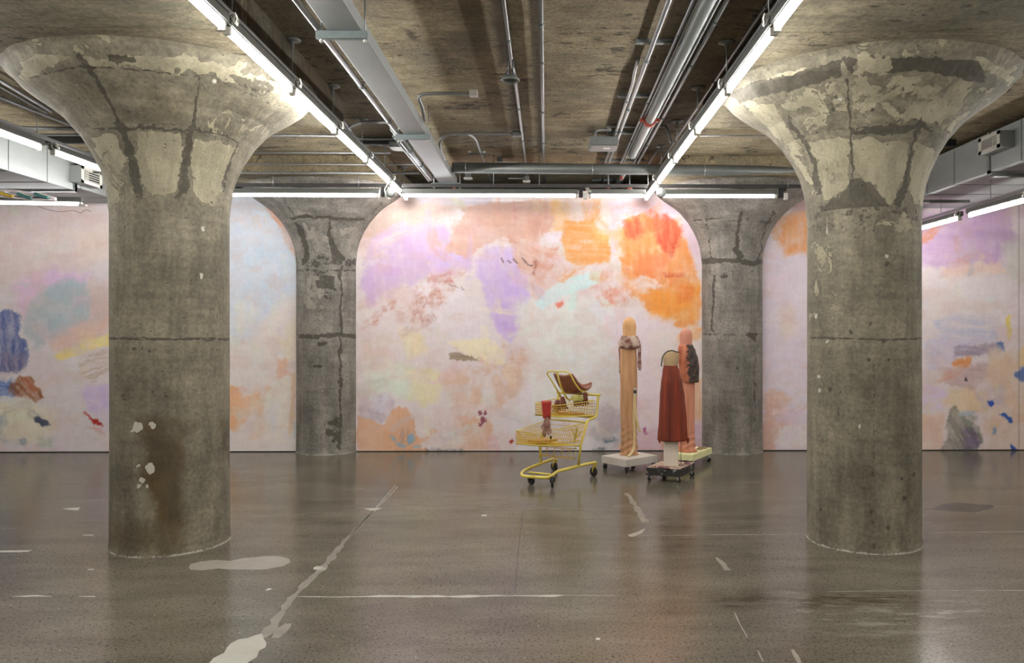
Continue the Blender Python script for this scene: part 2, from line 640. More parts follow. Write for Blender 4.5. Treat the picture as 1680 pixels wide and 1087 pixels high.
cv.poly([(380, -40), (500, -40), (560, 60), (650, 190), (700, 260), (640, 262), (560, 170), (470, 60)], 0.5, ch=1, soft=26, warp=16, ws=40)  # brown concrete tone with the shade beside the left light row painted in
cv.poly([(1058, -30), (1260, -30), (1200, 80), (1130, 190), (1080, 255), (990, 255), (998, 200), (1032, 90)], 0.5, ch=1, soft=5, warp=5)  # brown tone plus the pipe bundle's crisp shadow, painted into the ceiling colour
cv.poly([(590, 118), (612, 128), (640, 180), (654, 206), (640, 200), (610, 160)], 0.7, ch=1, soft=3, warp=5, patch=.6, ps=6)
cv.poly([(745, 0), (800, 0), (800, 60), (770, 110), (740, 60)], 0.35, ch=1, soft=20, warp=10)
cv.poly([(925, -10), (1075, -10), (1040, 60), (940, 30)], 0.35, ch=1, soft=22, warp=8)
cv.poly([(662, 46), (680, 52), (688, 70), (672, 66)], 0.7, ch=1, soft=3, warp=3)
for (x, y) in ((750, 112), (925, 60), (945, 58), (924, 68), (852, 143), (987, 134), (727, 72)):
    cv.line([(x - 6, y), (x + 6, y + 1)], 3, 0.8, ch=0, soft=2, warp=1.5, ws=6)
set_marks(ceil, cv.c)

# ---- floor
m, nt, b = mat_new('polished_concrete_floor')
c = coords(nt)
n1 = noise(nt, c, 0.55, 6, 0.6, 0.4)
n2 = noise(nt, coords(nt, (0.5, 1.6, 1)), 2.4, 6, 0.65)
n3 = noise(nt, c, 60, 5, 0.75)
f = mth(nt, 'ADD', mth(nt, 'MULTIPLY', n1, 0.5), mth(nt, 'MULTIPLY', n2, 0.5))
base = ramp(nt, f, [(0.34, lin((82, 76, 65))), (0.5, lin((102, 96, 83))), (0.66, lin((118, 112, 98)))])
base = mixc(nt, 1.0, base, ramp(nt, n3, [(0.36, (0.25, 0.24, 0.22)), (0.47, (0.9, 0.9, 0.9)), (0.6, (1.0, 1.0, 1.0))]), 'MULTIPLY')
vo = nd(nt, 'ShaderNodeTexVoronoi', {'Vector': coords(nt, (1, 1.6, 1)), 'Scale': 34.0, 'Randomness': 1.0})
pit = mth(nt, 'MULTIPLY', smooth(nt, vo.outputs['Distance'], 0.22, 0.12), smooth(nt, noise(nt, c, 9, 3, 0.6), 0.44, 0.56))
base = mixc(nt, mth(nt, 'MULTIPLY', pit, 0.85), base, lin((26, 22, 18)))
vo2 = nd(nt, 'ShaderNodeTexVoronoi', {'Vector': c, 'Scale': 9.0, 'Randomness': 1.0})
base = mixc(nt, mth(nt, 'MULTIPLY', smooth(nt, vo2.outputs['Distance'], 0.045, 0.03), 0.8), base, lin((176, 168, 152)))
at_ = nd(nt, 'ShaderNodeAttribute', attribute_name='marks')
sep = nd(nt, 'ShaderNodeSeparateColor', {'Color': at_.outputs['Color']})
dn = mth(nt, 'MULTIPLY', sep.outputs[1], mth(nt, 'MULTIPLY', smooth(nt, noise(nt, coords(nt, (0.5, 2, 1)), 6, 6, 0.7), 0.38, 0.6), 1.0), clamp=True)
base = mixc(nt, dn, base, lin((56, 44, 26)))
wn = mth(nt, 'MULTIPLY', sep.outputs[0], smooth(nt, noise(nt, coords(nt, (0.5, 2, 1)), 5, 7, 0.75), 0.5, 0.62), clamp=True)
base = mixc(nt, wn, base, lin((150, 146, 136)))
nt.links.new(base, b.inputs['Base Color'])
rg = nd(nt, 'ShaderNodeMapRange', {'Value': noise(nt, c, 14, 5, 0.65), 'From Min': 0.3, 'From Max': 0.7, 'To Min': 0.13, 'To Max': 0.21})
nt.links.new(rg.outputs[0], b.inputs['Roughness'])
b.inputs['IOR'].default_value = 1.36
sl = nd(nt, 'ShaderNodeMapRange', {'Value': n3, 'From Min': 0.38, 'From Max': 0.6, 'To Min': 0.12, 'To Max': 0.5})
nt.links.new(sl.outputs[0], b.inputs['Specular IOR Level'])
bump(nt, b, mth(nt, 'SUBTRACT', n3, mth(nt, 'MULTIPLY', pit, 1.0)), 0.12, 0.002)
M['floor'] = m
M['filler'] = simple('floor_filler', (164, 161, 150), 0.45, 0, 0.12, 9)
M['filler_dull'] = simple('dull_floor_patch', (142, 136, 125), 0.35, 0, 0.14, 7)
M['filler_faint'] = simple('worn_joint_filler', (124, 118, 106), 0.35, 0, 0.25, 12)
M['filler_dark'] = simple('dark_floor_patch', (56, 53, 48), 0.3, 0, 0.1, 12)

fb = MB()


def floor_patch(P, mi, seg=None, jag=0.004, z=0.0008, sd=0):
    r = random.Random(sd)
    W = []
    n = len(P)
    for i in range(n):
        a, c_ = at(*P[i], Z=0), at(*P[(i + 1) % n], Z=0)
        k = max(1, int((c_ - a).length / 0.05))
        for j in range(k):
            p = a.lerp(c_, j / k)
            W.append((p.x + r.uniform(-jag, jag), p.y + r.uniform(-jag, jag), z))
    b0 = len(fb.v)
    fb.v.extend(Vector(w) for w in W)
    from mathutils.geometry import tessellate_polygon
    for t in tessellate_polygon([[Vector(w) for w in W]]):
        a, b_, c_ = (Vector(W[i]) for i in t)
        if (b_ - a).cross(c_ - a).z < 0:
            t = (t[0], t[2], t[1])
        fb.face([b0 + i for i in t], mi)


def floor_line(pts, wd, mi, sd=1):
    """pts in pixels, wd = width(s) in metres"""
    r = random.Random(sd)
    W = [at(*p, Z=0) for p in pts]
    Q, D = [], []
    for i in range(len(W) - 1):
        k = max(1, int((W[i + 1] - W[i]).length / 0.06))
        w0 = wd[i] if isinstance(wd, list) else wd
        w1 = wd[i + 1] if isinstance(wd, list) else wd
        for j in range(k + (i == len(W) - 2)):
            t = j / k
            Q.append(W[i].lerp(W[i + 1], t))
            D.append((w0 + (w1 - w0) * t) * r.uniform(0.6, 1.4))
    b0 = len(fb.v)
    for i, q in enumerate(Q):
        t = (Q[min(i + 1, len(Q) - 1)] - Q[max(i - 1, 0)]).normalized()
        nrm = Vector((-t.y, t.x, 0))
        o = r.uniform(-0.15, 0.15) * D[i]
        fb.v.append(q + nrm * (D[i] / 2 + o) + Vector((0, 0, 0.0006)))
        fb.v.append(q - nrm * (D[i] / 2 - o) + Vector((0, 0, 0.0006)))
    for i in range(len(Q) - 1):
        k = b0 + 2 * i
        fb.face((k, k + 1, k + 3, k + 2), mi)


# the slab itself as a grid so that its stains can be placed
fx = np.concatenate([np.linspace(-9, -4.5, 5)[:-1], np.linspace(-4.5, 4.5, 181), np.linspace(4.5, 9, 5)[1:]])
fy = np.concatenate([[-3.6, 0, 2.5], np.linspace(3, 12.7, 195)])
b0 = len(fb.v)
for y in fy:
    for x in fx:
        fb.v.append(Vector((x, y, 0)))
nfx = len(fx)
NSLAB = nfx * len(fy)
for j in range(len(fy) - 1):
    for i in range(nfx - 1):
        k = b0 + j * nfx + i
        fb.face((k, k + 1, k + 1 + nfx, k + nfx), 0)
S = 2.4


def z8(P):
    return [(x / S, 800 + y / S) for x, y in P]


floor_patch(z8([(740, 314), (750, 300), (790, 290), (850, 283), (905, 287), (960, 277), (1040, 269), (1100, 269), (1138, 278), (1145, 292), (1112, 310), (1050, 320), (1000, 322), (940, 322), (900, 321), (860, 318), (800, 325), (750, 323)]), 2)
floor_patch(z8([(820, 720), (825, 689), (840, 670), (880, 648), (905, 612), (940, 597), (975, 590), (1005, 580), (1025, 574), (1040, 595), (1048, 625), (1020, 642), (1005, 668), (975, 689), (960, 720)]), 1, jag=0.007)
floor_line([(483, 978), (560, 979), (600, 978), (640, 977.5), (700, 978), (770, 978), (815, 977), (830, 977), (870, 977), (910, 977), (925, 976), (1010, 976.5)],
           [.008, .012, .015, .05, .03, .045, .02, .01, .035, .03, .008, .003], 1)
floor_patch([(595, 834), (612, 833), (628, 833), (618, 836), (612, 837.5), (603, 836)], 1)
floor_patch([(513, 931), (520, 928), (529, 929), (536, 933), (530, 935), (514, 934)], 1)
floor_patch([(100, 834), (118, 832.5), (132, 831.8), (128, 837), (112, 836)], 1)
floor_patch([(-20, 903), (20, 902.5), (52, 902), (46, 905), (15, 906), (-20, 906)], 1)
floor_line([(18, 978), (45, 977.5), (55, 977), (85, 978)], [.004, .02, .02, .003], 1)
floor_line([(130, 978), (156, 978)], .01, 1)
floor_line([(437, 968), (444, 965)], .02, 1)
floor_patch([(142, 933), (155, 932), (154, 935), (144, 935)], 2)
floor_patch([(134, 877), (155, 876), (152, 879), (138, 879)], 2)
floor_line([(653, 797), (640, 812), (615, 836), (590, 862), (560, 893), (535, 925)], [.012, .02, .015, .03, .04, .05], 3)
floor_line([(535, 925), (505, 955), (480, 980), (455, 1015), (432, 1046)], [.045, .05, .04, .05, .055], 3)
floor_line([(650, 795), (622, 826), (612, 838), (575, 878)], [.01, .012, .012, .008], 2)
floor_line([(474, 1022), (450, 1046)], [.05, .05], 3)
floor_line([(1040, 878), (1130, 877.5), (1200, 876.5), (1322, 877)], [.003, .01, .013, .005], 2)
floor_line([(1515, 875), (1560, 873), (1680, 872)], [.004, .013, .013], 2)
floor_line([(1355, 970), (1430, 969), (1700, 968)], [.003, .008, .008], 2)
floor_line([(560, 834.5), (720, 834), (850, 834), (905, 834), (1010, 835)], [.004, .005, .006, .012, .003], 3)
floor_line([(1514, 832), (1540, 832)], .01, 3)
floor_line([(1602, 841), (1615, 835), (1630, 830.5), (1700, 830)], [.02, .02, .012, .012], 2)
floor_patch([(1528, 834), (1548, 827), (1565, 824), (1625, 828), (1632, 831), (1605, 840), (1560, 838)], 4)
floor_line([(858, 842), (850, 905), (845, 970)], .006, 4)
floor_line([(1175, 914), (1196, 935)], [.02, .05], 3)
floor_line([(1028, 808), (1040, 825), (1050, 840), (1058, 856)], [.04, .05, .06, .05], 3)
floor_patch([(1030, 877), (1046, 872), (1058, 866), (1054, 874), (1040, 880), (1032, 880)], 2)
floor_line([(1205, 1004), (1214, 1024), (1226, 1045)], .006, 3)
floor_line([(1243, 1066), (1252, 1085)], .006, 3)
floor_line([(1300, 1065), (1318, 1100)], .02, 3)
floor_line([(1520, 775), (1620, 776)], .006, 3)
floor_patch([(789, 844), (799, 844), (797, 846.5), (790, 846)], 1)
floor_patch([(977, 1046), (985, 1046), (984, 1049), (977, 1049)], 1)
for x in (-1.2, 2.0, 6.0):
    pass
floor = fb.build('floor', [M['floor'], M['filler'], M['filler_dull'], M['filler_faint'], M['filler_dark']])
tag(floor, kind='structure')
arr = np.zeros((len(fb.v), 4))
co = np.array([tuple(p) for p in fb.v])
dep = _F[0] * co[:, 0] + _F[1] * co[:, 1]
safe = np.maximum(dep, 0.5)
ppx = np.where(dep > 1, PX0 + FOC * (_R[0] * co[:, 0] + _R[1] * co[:, 1]) / safe, -9999)
ppy = np.where(dep > 1, PY0 - FOC * (co[:, 2] - EYE) / safe, -9999)
cv = Canvas(ppx, ppy, 4, (0, 0, 0, 1))
cv.poly([(1140, 975), (1260, 975), (1420, 975), (1520, 985), (1400, 995), (1180, 992)], 0.9, ch=1, soft=12, warp=8)
cv.poly([(1330, 975), (1520, 978), (1510, 986), (1340, 984)], 0.9, ch=1, soft=6, warp=4)
cv.poly([(1300, 985), (1440, 975), (1600, 985), (1620, 1020), (1450, 1040), (1320, 1020)], 0.6, ch=0, soft=40, warp=14)
set_marks(floor, cv.c)

# ---- plain walls around the gallery (behind the painted wall, at the sides, behind the camera)
M['plain'] = simple('white_painted_wall', (226, 222, 216), 0.8, 0, 0.06, 2)
M['plain_back'] = simple('dark_rear_wall', (96, 88, 78), 0.85, 0, 0.15, 3)
for nm, lo, hi, mt in (('wall_left', (-9.15, -3.6, 0), (-9.0, 12.7, CEIL), M['plain']),
                       ('wall_right', (9.0, -3.6, 0), (9.15, 12.7, CEIL), M['plain']),
                       ('wall_front', (-9.15, -3.75, 0), (9.15, -3.6, CEIL), M['plain']),
                       ('wall_rear', (-9.15, 12.7, 0), (9.15, 12.85, CEIL), M['plain_back'])):
    tag(MB().box(lo, hi).build(nm, mt), kind='structure')

# ------------------------------------------------------------------ painted wall
WY, WZ = 10.4, 3.42
wx = np.concatenate([np.linspace(-9, -7.35, 5)[:-1], np.arange(-7.35, 6.62, 0.0118), np.linspace(6.62, 9, 6)])
wz = np.linspace(0.012, WZ, 290)
nx, nz = len(wx), len(wz)
X, Z = np.meshgrid(wx, wz)
co = np.stack([X, np.full_like(X, WY), Z], -1).reshape(-1, 3)
dep = _F[0] * co[:, 0] + _F[1] * WY
px = PX0 + FOC * (_R[0] * co[:, 0] + _R[1] * WY) / dep
py = PY0 - FOC * (co[:, 2] - EYE) / dep
W = Canvas(px, py, 3, (222, 209, 206))
W.sharp, W.fine = 0.55, 1.6
P = W.poly
# ---------- broad fields, left to right
P([(-300, 300), (180, 300), (180, 750), (-300, 750)], (214, 203, 200), soft=10)
P([(-300, 300), (180, 300), (180, 420), (60, 470), (-300, 480)], (214, 196, 190), soft=50, warp=25, ws=60)
P([(120, 380), (180, 370), (180, 420), (140, 430)], (225, 200, 175), a=.5, soft=30)
P([(20, 465), (90, 440), (150, 448), (120, 490), (60, 530), (30, 500)], (216, 184, 206), soft=22, warp=10)
P([(48, 500), (75, 470), (110, 455), (140, 462), (150, 490), (145, 530), (110, 545), (80, 560), (60, 575), (40, 545)], (176, 184, 186), soft=12, warp=6)
P([(70, 555), (150, 520), (150, 470), (180, 465), (180, 560), (110, 575)], (208, 186, 178), soft=14, warp=6)
P([(80, 560), (120, 540), (178, 520), (178, 545), (130, 562), (88, 575)], (222, 184, 166), a=.7, soft=10)
P([(88, 587), (92, 580), (120, 570), (178, 548), (178, 565), (125, 583), (98, 592)], (230, 206, 120), soft=5, warp=3)
P([(130, 560), (178, 548), (178, 562), (140, 575)], (226, 212, 165), a=.7, soft=6)
P([(125, 590), (150, 578), (178, 572), (178, 612), (150, 625), (130, 610)], (186, 166, 148), soft=8, warp=8, streak=(-12, 60, 3, .95))
P([(132, 640), (150, 632), (180, 632), (180, 672), (145, 675)], (204, 184, 212), soft=14, warp=6)
P([(-200, 515), (5, 508), (25, 508), (33, 522), (34, 545), (45, 560), (47, 585), (42, 605), (20, 612), (-200, 625)], (86, 98, 146), soft=5, warp=9, streak=(85, 30, 4, .45))
P([(0, 575), (40, 580), (44, 600), (30, 612), (0, 618)], (150, 120, 128), a=.55, soft=8, warp=8, streak=(88, 30, 3, .8))
P([(-200, 622), (15, 622), (30, 640), (25, 650), (-200, 640)], (96, 122, 176), soft=7, warp=6, streak=(10, 40, 3, .4))
P([(18, 632), (30, 615), (42, 616), (55, 622), (70, 645), (72, 652), (55, 660), (35, 652), (15, 640)], (134, 78, 46), soft=4, warp=7, ws=12, streak=(50, 30, 3, .5))
P([(30, 620), (45, 618), (60, 640), (50, 645)], (166, 84, 48), a=.7, soft=4, warp=6, streak=(50, 20, 3, .7))
P([(-200, 650), (30, 655), (75, 670), (90, 700), (60, 720), (-200, 735)], (220, 210, 186), soft=14, warp=10)
P([(40, 672), (60, 676), (72, 684), (58, 690), (45, 686)], (150, 146, 142), a=.6, soft=6, warp=8, streak=(30, 20, 3, .8))
P([(57, 683), (64, 682), (78, 687), (81, 698), (70, 700), (57, 692)], (66, 72, 88), soft=2.5, warp=3, ws=8)
P([(-60, 680), (8, 685), (8, 725), (-60, 730)], (150, 156, 164), a=.7, soft=12, warp=10)
P([(18, 720), (40, 716), (42, 732), (22, 735)], (130, 140, 146), a=.7, soft=5, warp=8, patch=.8, ps=6)
P([(60, 715), (90, 722), (85, 738), (55, 735)], (168, 178, 158), a=.6, soft=8, warp=8, patch=.6, ps=8)
P([(136, 675), (150, 683), (168, 694), (166, 699), (152, 692), (142, 684)], (172, 44, 36), soft=3, warp=4, ws=9)
P([(143, 699), (168, 704), (176, 716), (160, 708)], (196, 110, 90), a=.8, soft=4, warp=4, streak=(20, 30, 3, .7))
# bay between the left columns
P([(370, 300), (495, 300), (495, 750), (370, 750)], (212, 213, 216), soft=8)
P([(370, 300), (500, 300), (500, 520), (370, 520)], (206, 211, 218), soft=50, warp=15)
P([(370, 545), (410, 560), (440, 520), (495, 470), (495, 750), (370, 750)], (226, 214, 206), soft=24, warp=12)
P([(462, 545), (492, 520), (492, 600), (470, 590)], (226, 214, 180), a=.7, soft=16, warp=8)
P([(425, 318), (445, 325), (470, 350), (487, 395), (492, 430), (480, 420), (458, 372), (440, 345)], (218, 166, 138), soft=7, warp=4, streak=(50, 30, 5, .5))
P([(372, 632), (390, 636), (402, 650), (425, 640), (418, 665), (405, 685), (398, 705), (372, 708)], (230, 178, 136), soft=8, warp=8)
P([(440, 628), (430, 660), (420, 690), (405, 722), (428, 718), (445, 680), (450, 640)], (228, 192, 168), a=.8, soft=8, warp=5)
P([(452, 590), (472, 590), (476, 615), (456, 622)], (224, 182, 154), soft=6, warp=5)
P([(478, 610), (487, 610), (482, 690), (474, 720), (472, 690)], (222, 188, 152), a=.8, soft=5, warp=3)
P([(432, 662), (438, 640), (472, 612), (478, 640), (472, 690), (465, 724), (448, 722), (433, 712)], (228, 217, 202), soft=3, warp=3)
P([(480, 690), (490, 690), (490, 720), (478, 720)], (190, 196, 190), a=.6, soft=6)
# ---------- main bay: grounds
P([(586, 300), (1155, 300), (1155, 750), (586, 750)], (222, 207, 203), soft=6)
P([(586, 300), (760, 300), (740, 350), (700, 375), (640, 400), (586, 410)], (200, 172, 160), soft=20, warp=12, streak=(-20, 70, 6, .25))
P([(620, 345), (690, 325), (740, 330), (700, 350), (640, 375)], (214, 196, 176), a=.55, soft=8, warp=8, streak=(-22, 60, 4, .9))
P([(600, 345), (640, 335), (620, 380), (600, 400)], (206, 166, 146), a=.6, soft=12, streak=(-40, 30, 4, .7))
P([(595, 470), (598, 420), (610, 390), (640, 372), (690, 368), (730, 372), (750, 400), (770, 415), (770, 440), (700, 450), (640, 480), (605, 505)], (202, 172, 202), soft=12, warp=9, streak=(75, 60, 8, .25))
P([(610, 400), (650, 380), (700, 375), (650, 395), (615, 425)], (222, 196, 184), a=.8, soft=5, warp=5, streak=(-20, 60, 3, .8))
P([(700, 420), (770, 405), (770, 435), (720, 440)], (204, 176, 218), a=.8, soft=10, warp=8)
P([(680, 320), (808, 320), (808, 332), (760, 338), (690, 335)], (196, 186, 194), a=.8, soft=4, warp=3)
P([(748, 338), (800, 334), (860, 328), (905, 330), (912, 350), (911, 368), (900, 385), (870, 398), (850, 395), (812, 398), (795, 402), (770, 420), (730, 412), (738, 385), (752, 365), (765, 352)], (210, 166, 146), soft=4, warp=5, streak=(0, 60, 5, .18))
P([(815, 390), (840, 392), (835, 402), (812, 400)], (228, 214, 216), a=.8, soft=4, warp=5, streak=(5, 30, 3, .6))
P([(783, 420), (800, 402), (842, 402), (845, 430), (862, 455), (868, 485), (858, 520), (850, 545), (838, 560), (818, 548), (800, 510), (796, 470), (782, 450)], (200, 172, 216), soft=12, warp=9, streak=(88, 50, 8, .25))
P([(800, 500), (860, 490), (850, 540), (835, 555), (815, 540)], (196, 166, 214), a=.8, soft=10, warp=6)
P([(835, 392), (880, 398), (915, 405), (912, 440), (885, 462), (862, 450), (840, 425)], (206, 146, 120), a=.9, soft=6, warp=7, streak=(20, 50, 4, .6))
P([(870, 400), (930, 420), (930, 470), (890, 500), (868, 470)], (214, 160, 138), a=.7, soft=10, warp=9, streak=(60, 40, 4, .8))
# rust scumble band
P([(593, 545), (595, 505), (640, 490), (690, 465), (735, 445), (765, 448), (735, 485), (715, 520), (690, 530), (640, 520)], (190, 128, 108), a=.85, soft=14, warp=9, patch=.95, ps=14, streak=(-18, 30, 4, .7))
P([(672, 495), (712, 490), (716, 530), (676, 530)], (182, 124, 104), a=.8, soft=8, warp=6, patch=.8, ps=7)
P([(700, 455), (745, 440), (742, 462), (705, 472)], (190, 120, 110), a=.7, soft=6, warp=6, streak=(-15, 40, 3, .7))
P([(660, 470), (720, 460), (760, 470), (790, 520), (720, 540), (670, 500)], (230, 218, 218), a=.7, soft=12, warp=10, patch=.9, ps=12)
P([(730, 480), (800, 500), (815, 560), (740, 560)], (224, 212, 212), a=.8, soft=20, warp=10)
P([(655, 540), (690, 545), (700, 580), (670, 590)], (228, 208, 168), a=.8, soft=14, warp=8)
P([(735, 560), (800, 555), (830, 575), (828, 598), (800, 595), (760, 580)], (234, 218, 186), soft=6, warp=3)
P([(733, 580), (742, 578), (755, 577), (772, 584), (788, 591), (775, 593), (755, 590), (738, 590)], (140, 118, 94), soft=2.5, warp=3, ws=10, streak=(8, 40, 2, .3))
P([(785, 588), (820, 602), (812, 606), (786, 594)], (214, 176, 150), a=.8, soft=4)
P([(608, 610), (640, 590), (680, 600), (690, 630), (670, 655), (640, 648), (612, 640)], (216, 220, 202), soft=10, warp=8, patch=.25)
P([(670, 600), (730, 610), (720, 650), (690, 665), (672, 650)], (228, 214, 172), a=.85, soft=12, warp=9)
P([(592, 560), (620, 560), (660, 600), (600, 620)], (222, 198, 184), a=.7, soft=14, streak=(80, 40, 5, .7))
P([(740, 600), (800, 600), (860, 575), (872, 600), (850, 650), (800, 680), (740, 660), (720, 630)], (214, 172, 142), a=.65, soft=16, warp=12, patch=.85, ps=20)
P([(830, 560), (870, 570), (865, 620), (835, 640)], (212, 170, 146), a=.75, soft=10, warp=10, patch=.7, ps=12)
P([(740, 640), (790, 650), (790, 742), (745, 742)], (218, 184, 158), a=.75, soft=12, warp=10, streak=(88, 60, 8, .7))
P([(752, 680), (800, 690), (815, 742), (755, 742)], (216, 168, 136), a=.85, soft=6, warp=9, streak=(80, 40, 8, .4))
P([(840, 500), (1030, 490), (1030, 742), (860, 742), (842, 690), (860, 620), (870, 570)], (222, 217, 211), soft=24, warp=12)
P([(860, 700), (1010, 700), (1010, 745), (820, 745)], (220, 208, 208), a=.6, soft=20)
P([(592, 655), (620, 648), (650, 660), (645, 690), (615, 694), (592, 690)], (192, 174, 182), soft=8, warp=10, patch=.5, ps=12, streak=(30, 20, 4, .3))
P([(600, 640), (640, 650), (630, 680), (608, 676)], (214, 208, 214), a=.7, soft=6, warp=8, patch=.6, ps=8)
P([(586, 682), (612, 690), (632, 698), (638, 680), (652, 668), (668, 672), (680, 690), (685, 712), (690, 730), (710, 745), (586, 745)], (216, 168, 134), soft=3, warp=5)
for q in ((645, 718, 6, 3, 40), (658, 729, 8, 3, 15), (675, 722, 5, 8, 30), (684, 732, 6, 3, 0), (673, 717, 7, 4, -50)):
    P(ell(*q), (138, 170, 188), a=.9, soft=3, warp=3, ws=8)
P([(700, 735), (760, 738), (755, 745), (700, 745)], (110, 110, 108), a=.6, soft=3, warp=6, patch=.7, ps=6)
for q in ((787, 678, 3, 4, 0), (792, 688, 4, 5, 20), (796, 676, 2, 4, 0), (790, 697, 4, 3, 0), (797, 690, 2, 3, 0)):
    P(ell(*q), (130, 62, 78), a=.85, soft=2.5, warp=3, ws=6)
P([(800, 716), (818, 714), (819, 742), (802, 742)], (216, 168, 172), a=.8, soft=4, warp=4, streak=(88, 30, 4, .4))
W.line([(836, 726), (842, 721)], 5, (160, 60, 40), soft=2, warp=1)
for q in (((822, 422), (826, 430)), ((832, 427), (838, 431)), ((842, 424), (849, 432)), ((857, 423), (866, 434), (874, 436))):
    W.line(list(q), 1.8, (90, 66, 62), soft=1.6, warp=1)
for q in (((736, 466), (744, 470)), ((745, 468), (752, 472)), ((756, 471), (762, 476))):
    W.line(list(q), 1.4, (120, 90, 84), a=.8, soft=1.6, warp=1)
W.line([(876, 428), (880, 437), (874, 452)], 6, (140, 84, 66), a=.8, soft=4, warp=3, streak=(70, 20, 2, .6))
# orange part
P([(905, 322), (1010, 322), (1010, 380), (905, 380)], (226, 198, 176), a=.8, soft=12, warp=8, streak=(85, 40, 6, .5))
P([(905, 330), (935, 328), (932, 372), (900, 388), (908, 360)], (226, 178, 120), a=.9, soft=6, warp=6, streak=(80, 30, 4, .5))
P([(955, 330), (985, 330), (985, 358), (960, 360)], (222, 160, 108), a=.85, soft=8, warp=6, streak=(88, 30, 4, .5))
P([(928, 362), (975, 360), (978, 378), (1000, 385), (1002, 418), (990, 434), (955, 434), (930, 428), (925, 395)], (224, 152, 78), soft=6, warp=6, streak=(2, 60, 3, .3))
P([(928, 405), (1000, 398), (1000, 434), (935, 434)], (220, 140, 62), a=.8, soft=6, warp=5, streak=(3, 70, 2.5, .75))
P([(965, 372), (1002, 372), (1002, 392), (975, 392)], (232, 176, 106), a=.9, soft=5, warp=6, streak=(0, 30, 3, .3))
P([(950, 393), (975, 392), (975, 398), (950, 399)], (232, 206, 188), a=.8, soft=3, warp=3, streak=(88, 10, 2.5, .7))
P([(892, 384), (920, 381), (922, 398), (900, 400)], (230, 216, 220), a=.95, soft=4, warp=4)
P([(862, 345), (900, 350), (911, 360), (900, 378), (875, 390), (860, 380)], (210, 162, 144), a=.9, soft=3, warp=3)
P([(1000, 330), (1060, 322), (1140, 330), (1150, 420), (1100, 400), (1030, 380), (1002, 420)], (218, 192, 200), soft=16, warp=10)
P([(1003, 345), (1060, 328), (1085, 340), (1040, 352), (1008, 366)], (220, 158, 142), a=.65, soft=8, warp=8, streak=(-15, 30, 4, .8))
P([(1018, 372), (1030, 355), (1060, 348), (1085, 352), (1108, 362), (1128, 392), (1140, 430), (1146, 470), (1146, 540), (1105, 532), (1075, 535), (1062, 505), (1040, 490), (1022, 470), (1018, 430)], (224, 142, 78), soft=10, warp=9, ws=18, streak=(85, 30, 5, .25))
P([(1022, 362), (1050, 352), (1055, 385), (1040, 400), (1024, 392)], (204, 84, 58), a=.85, soft=10, warp=8, streak=(85, 30, 4, .5))
P([(1075, 355), (1100, 352), (1118, 372), (1118, 400), (1105, 420), (1092, 415), (1078, 390)], (202, 80, 58), a=.85, soft=9, warp=9, streak=(80, 30, 4, .45))
P([(1055, 350), (1085, 345), (1090, 372), (1058, 385)], (214, 106, 72), a=.7, soft=10, warp=8, streak=(85, 30, 3, .6))
P([(1050, 410), (1100, 420), (1090, 455), (1040, 450)], (222, 120, 70), a=.7, soft=14, warp=9)
P([(1032, 460), (1060, 455), (1098, 458), (1090, 470), (1050, 478), (1035, 474)], (228, 208, 200), a=.9, soft=6, warp=7, streak=(0, 20, 4, .4))
P([(1085, 448), (1122, 446), (1120, 456), (1090, 456)], (196, 86, 64), a=.7, soft=3, warp=4, streak=(0, 20, 2, .7))
P([(1055, 485), (1100, 472), (1148, 462), (1148, 530), (1112, 528), (1095, 538), (1070, 528)], (230, 150, 68), soft=8, warp=7, streak=(88, 30, 4, .25))
P([(1110, 470), (1140, 468), (1138, 498), (1112, 500)], (220, 116, 56), a=.7, soft=7, warp=6, streak=(88, 20, 3, .5))
P([(1000, 440), (1030, 440), (1040, 480), (1025, 505), (985, 500), (965, 470)], (212, 150, 130), a=.65, soft=8, warp=9, patch=.7, ps=10, streak=(88, 30, 3, .6))
P([(985, 480), (1020, 470), (1024, 492), (1000, 500)], (214, 120, 92), a=.7, soft=5, warp=6, patch=.6, ps=8, streak=(80, 20, 3, .6))
P([(878, 500), (895, 480), (912, 465), (932, 456), (952, 450), (970, 446), (988, 447), (986, 453), (984, 465), (960, 473), (940, 480), (920, 487), (905, 498), (890, 508)], (205, 222, 219), soft=3, warp=3, streak=(-25, 60, 4, .12))
P([(912, 497), (923, 491), (924, 500), (914, 506)], (226, 120, 100), a=.9, soft=3, warp=3)
P([(1010, 500), (1148, 545), (1148, 742), (1040, 742), (1020, 640), (1012, 560)], (224, 206, 208), soft=16, warp=10)
P([(1060, 545), (1148, 535), (1148, 640), (1080, 620)], (226, 210, 200), a=.7, soft=14, warp=8)
P([(1128, 625), (1150, 620), (1150, 690), (1132, 690)], (222, 168, 122), a=.7, soft=8, warp=5)
P([(980, 672), (1000, 662), (1018, 680), (1022, 705), (1000, 712), (978, 700)], (192, 176, 178), a=.85, soft=8, warp=7)
P([(968, 700), (1020, 700), (1022, 735), (975, 738)], (176, 176, 178), a=.7, soft=8, warp=8, patch=.7, ps=10)
P([(990, 718), (1008, 716), (1012, 724), (995, 726)], (106, 116, 128), a=.8, soft=3, warp=4, streak=(0, 20, 2, .4))
P([(975, 735), (990, 730), (995, 742), (976, 742)], (90, 100, 100), a=.6, soft=4, warp=5, patch=.5, ps=6)
P([(1054, 702), (1058, 700), (1063, 712), (1057, 714)], (166, 66, 128), soft=2, warp=2, ws=6)
P([(1030, 706), (1150, 690), (1150, 745), (1010, 745)], (210, 172, 178), a=.7, soft=10, warp=8, streak=(-8, 60, 6, .3))
P([(1080, 722), (1092, 722), (1150, 730), (1150, 742), (1085, 738)], (206, 142, 126), a=.8, soft=6, warp=5)
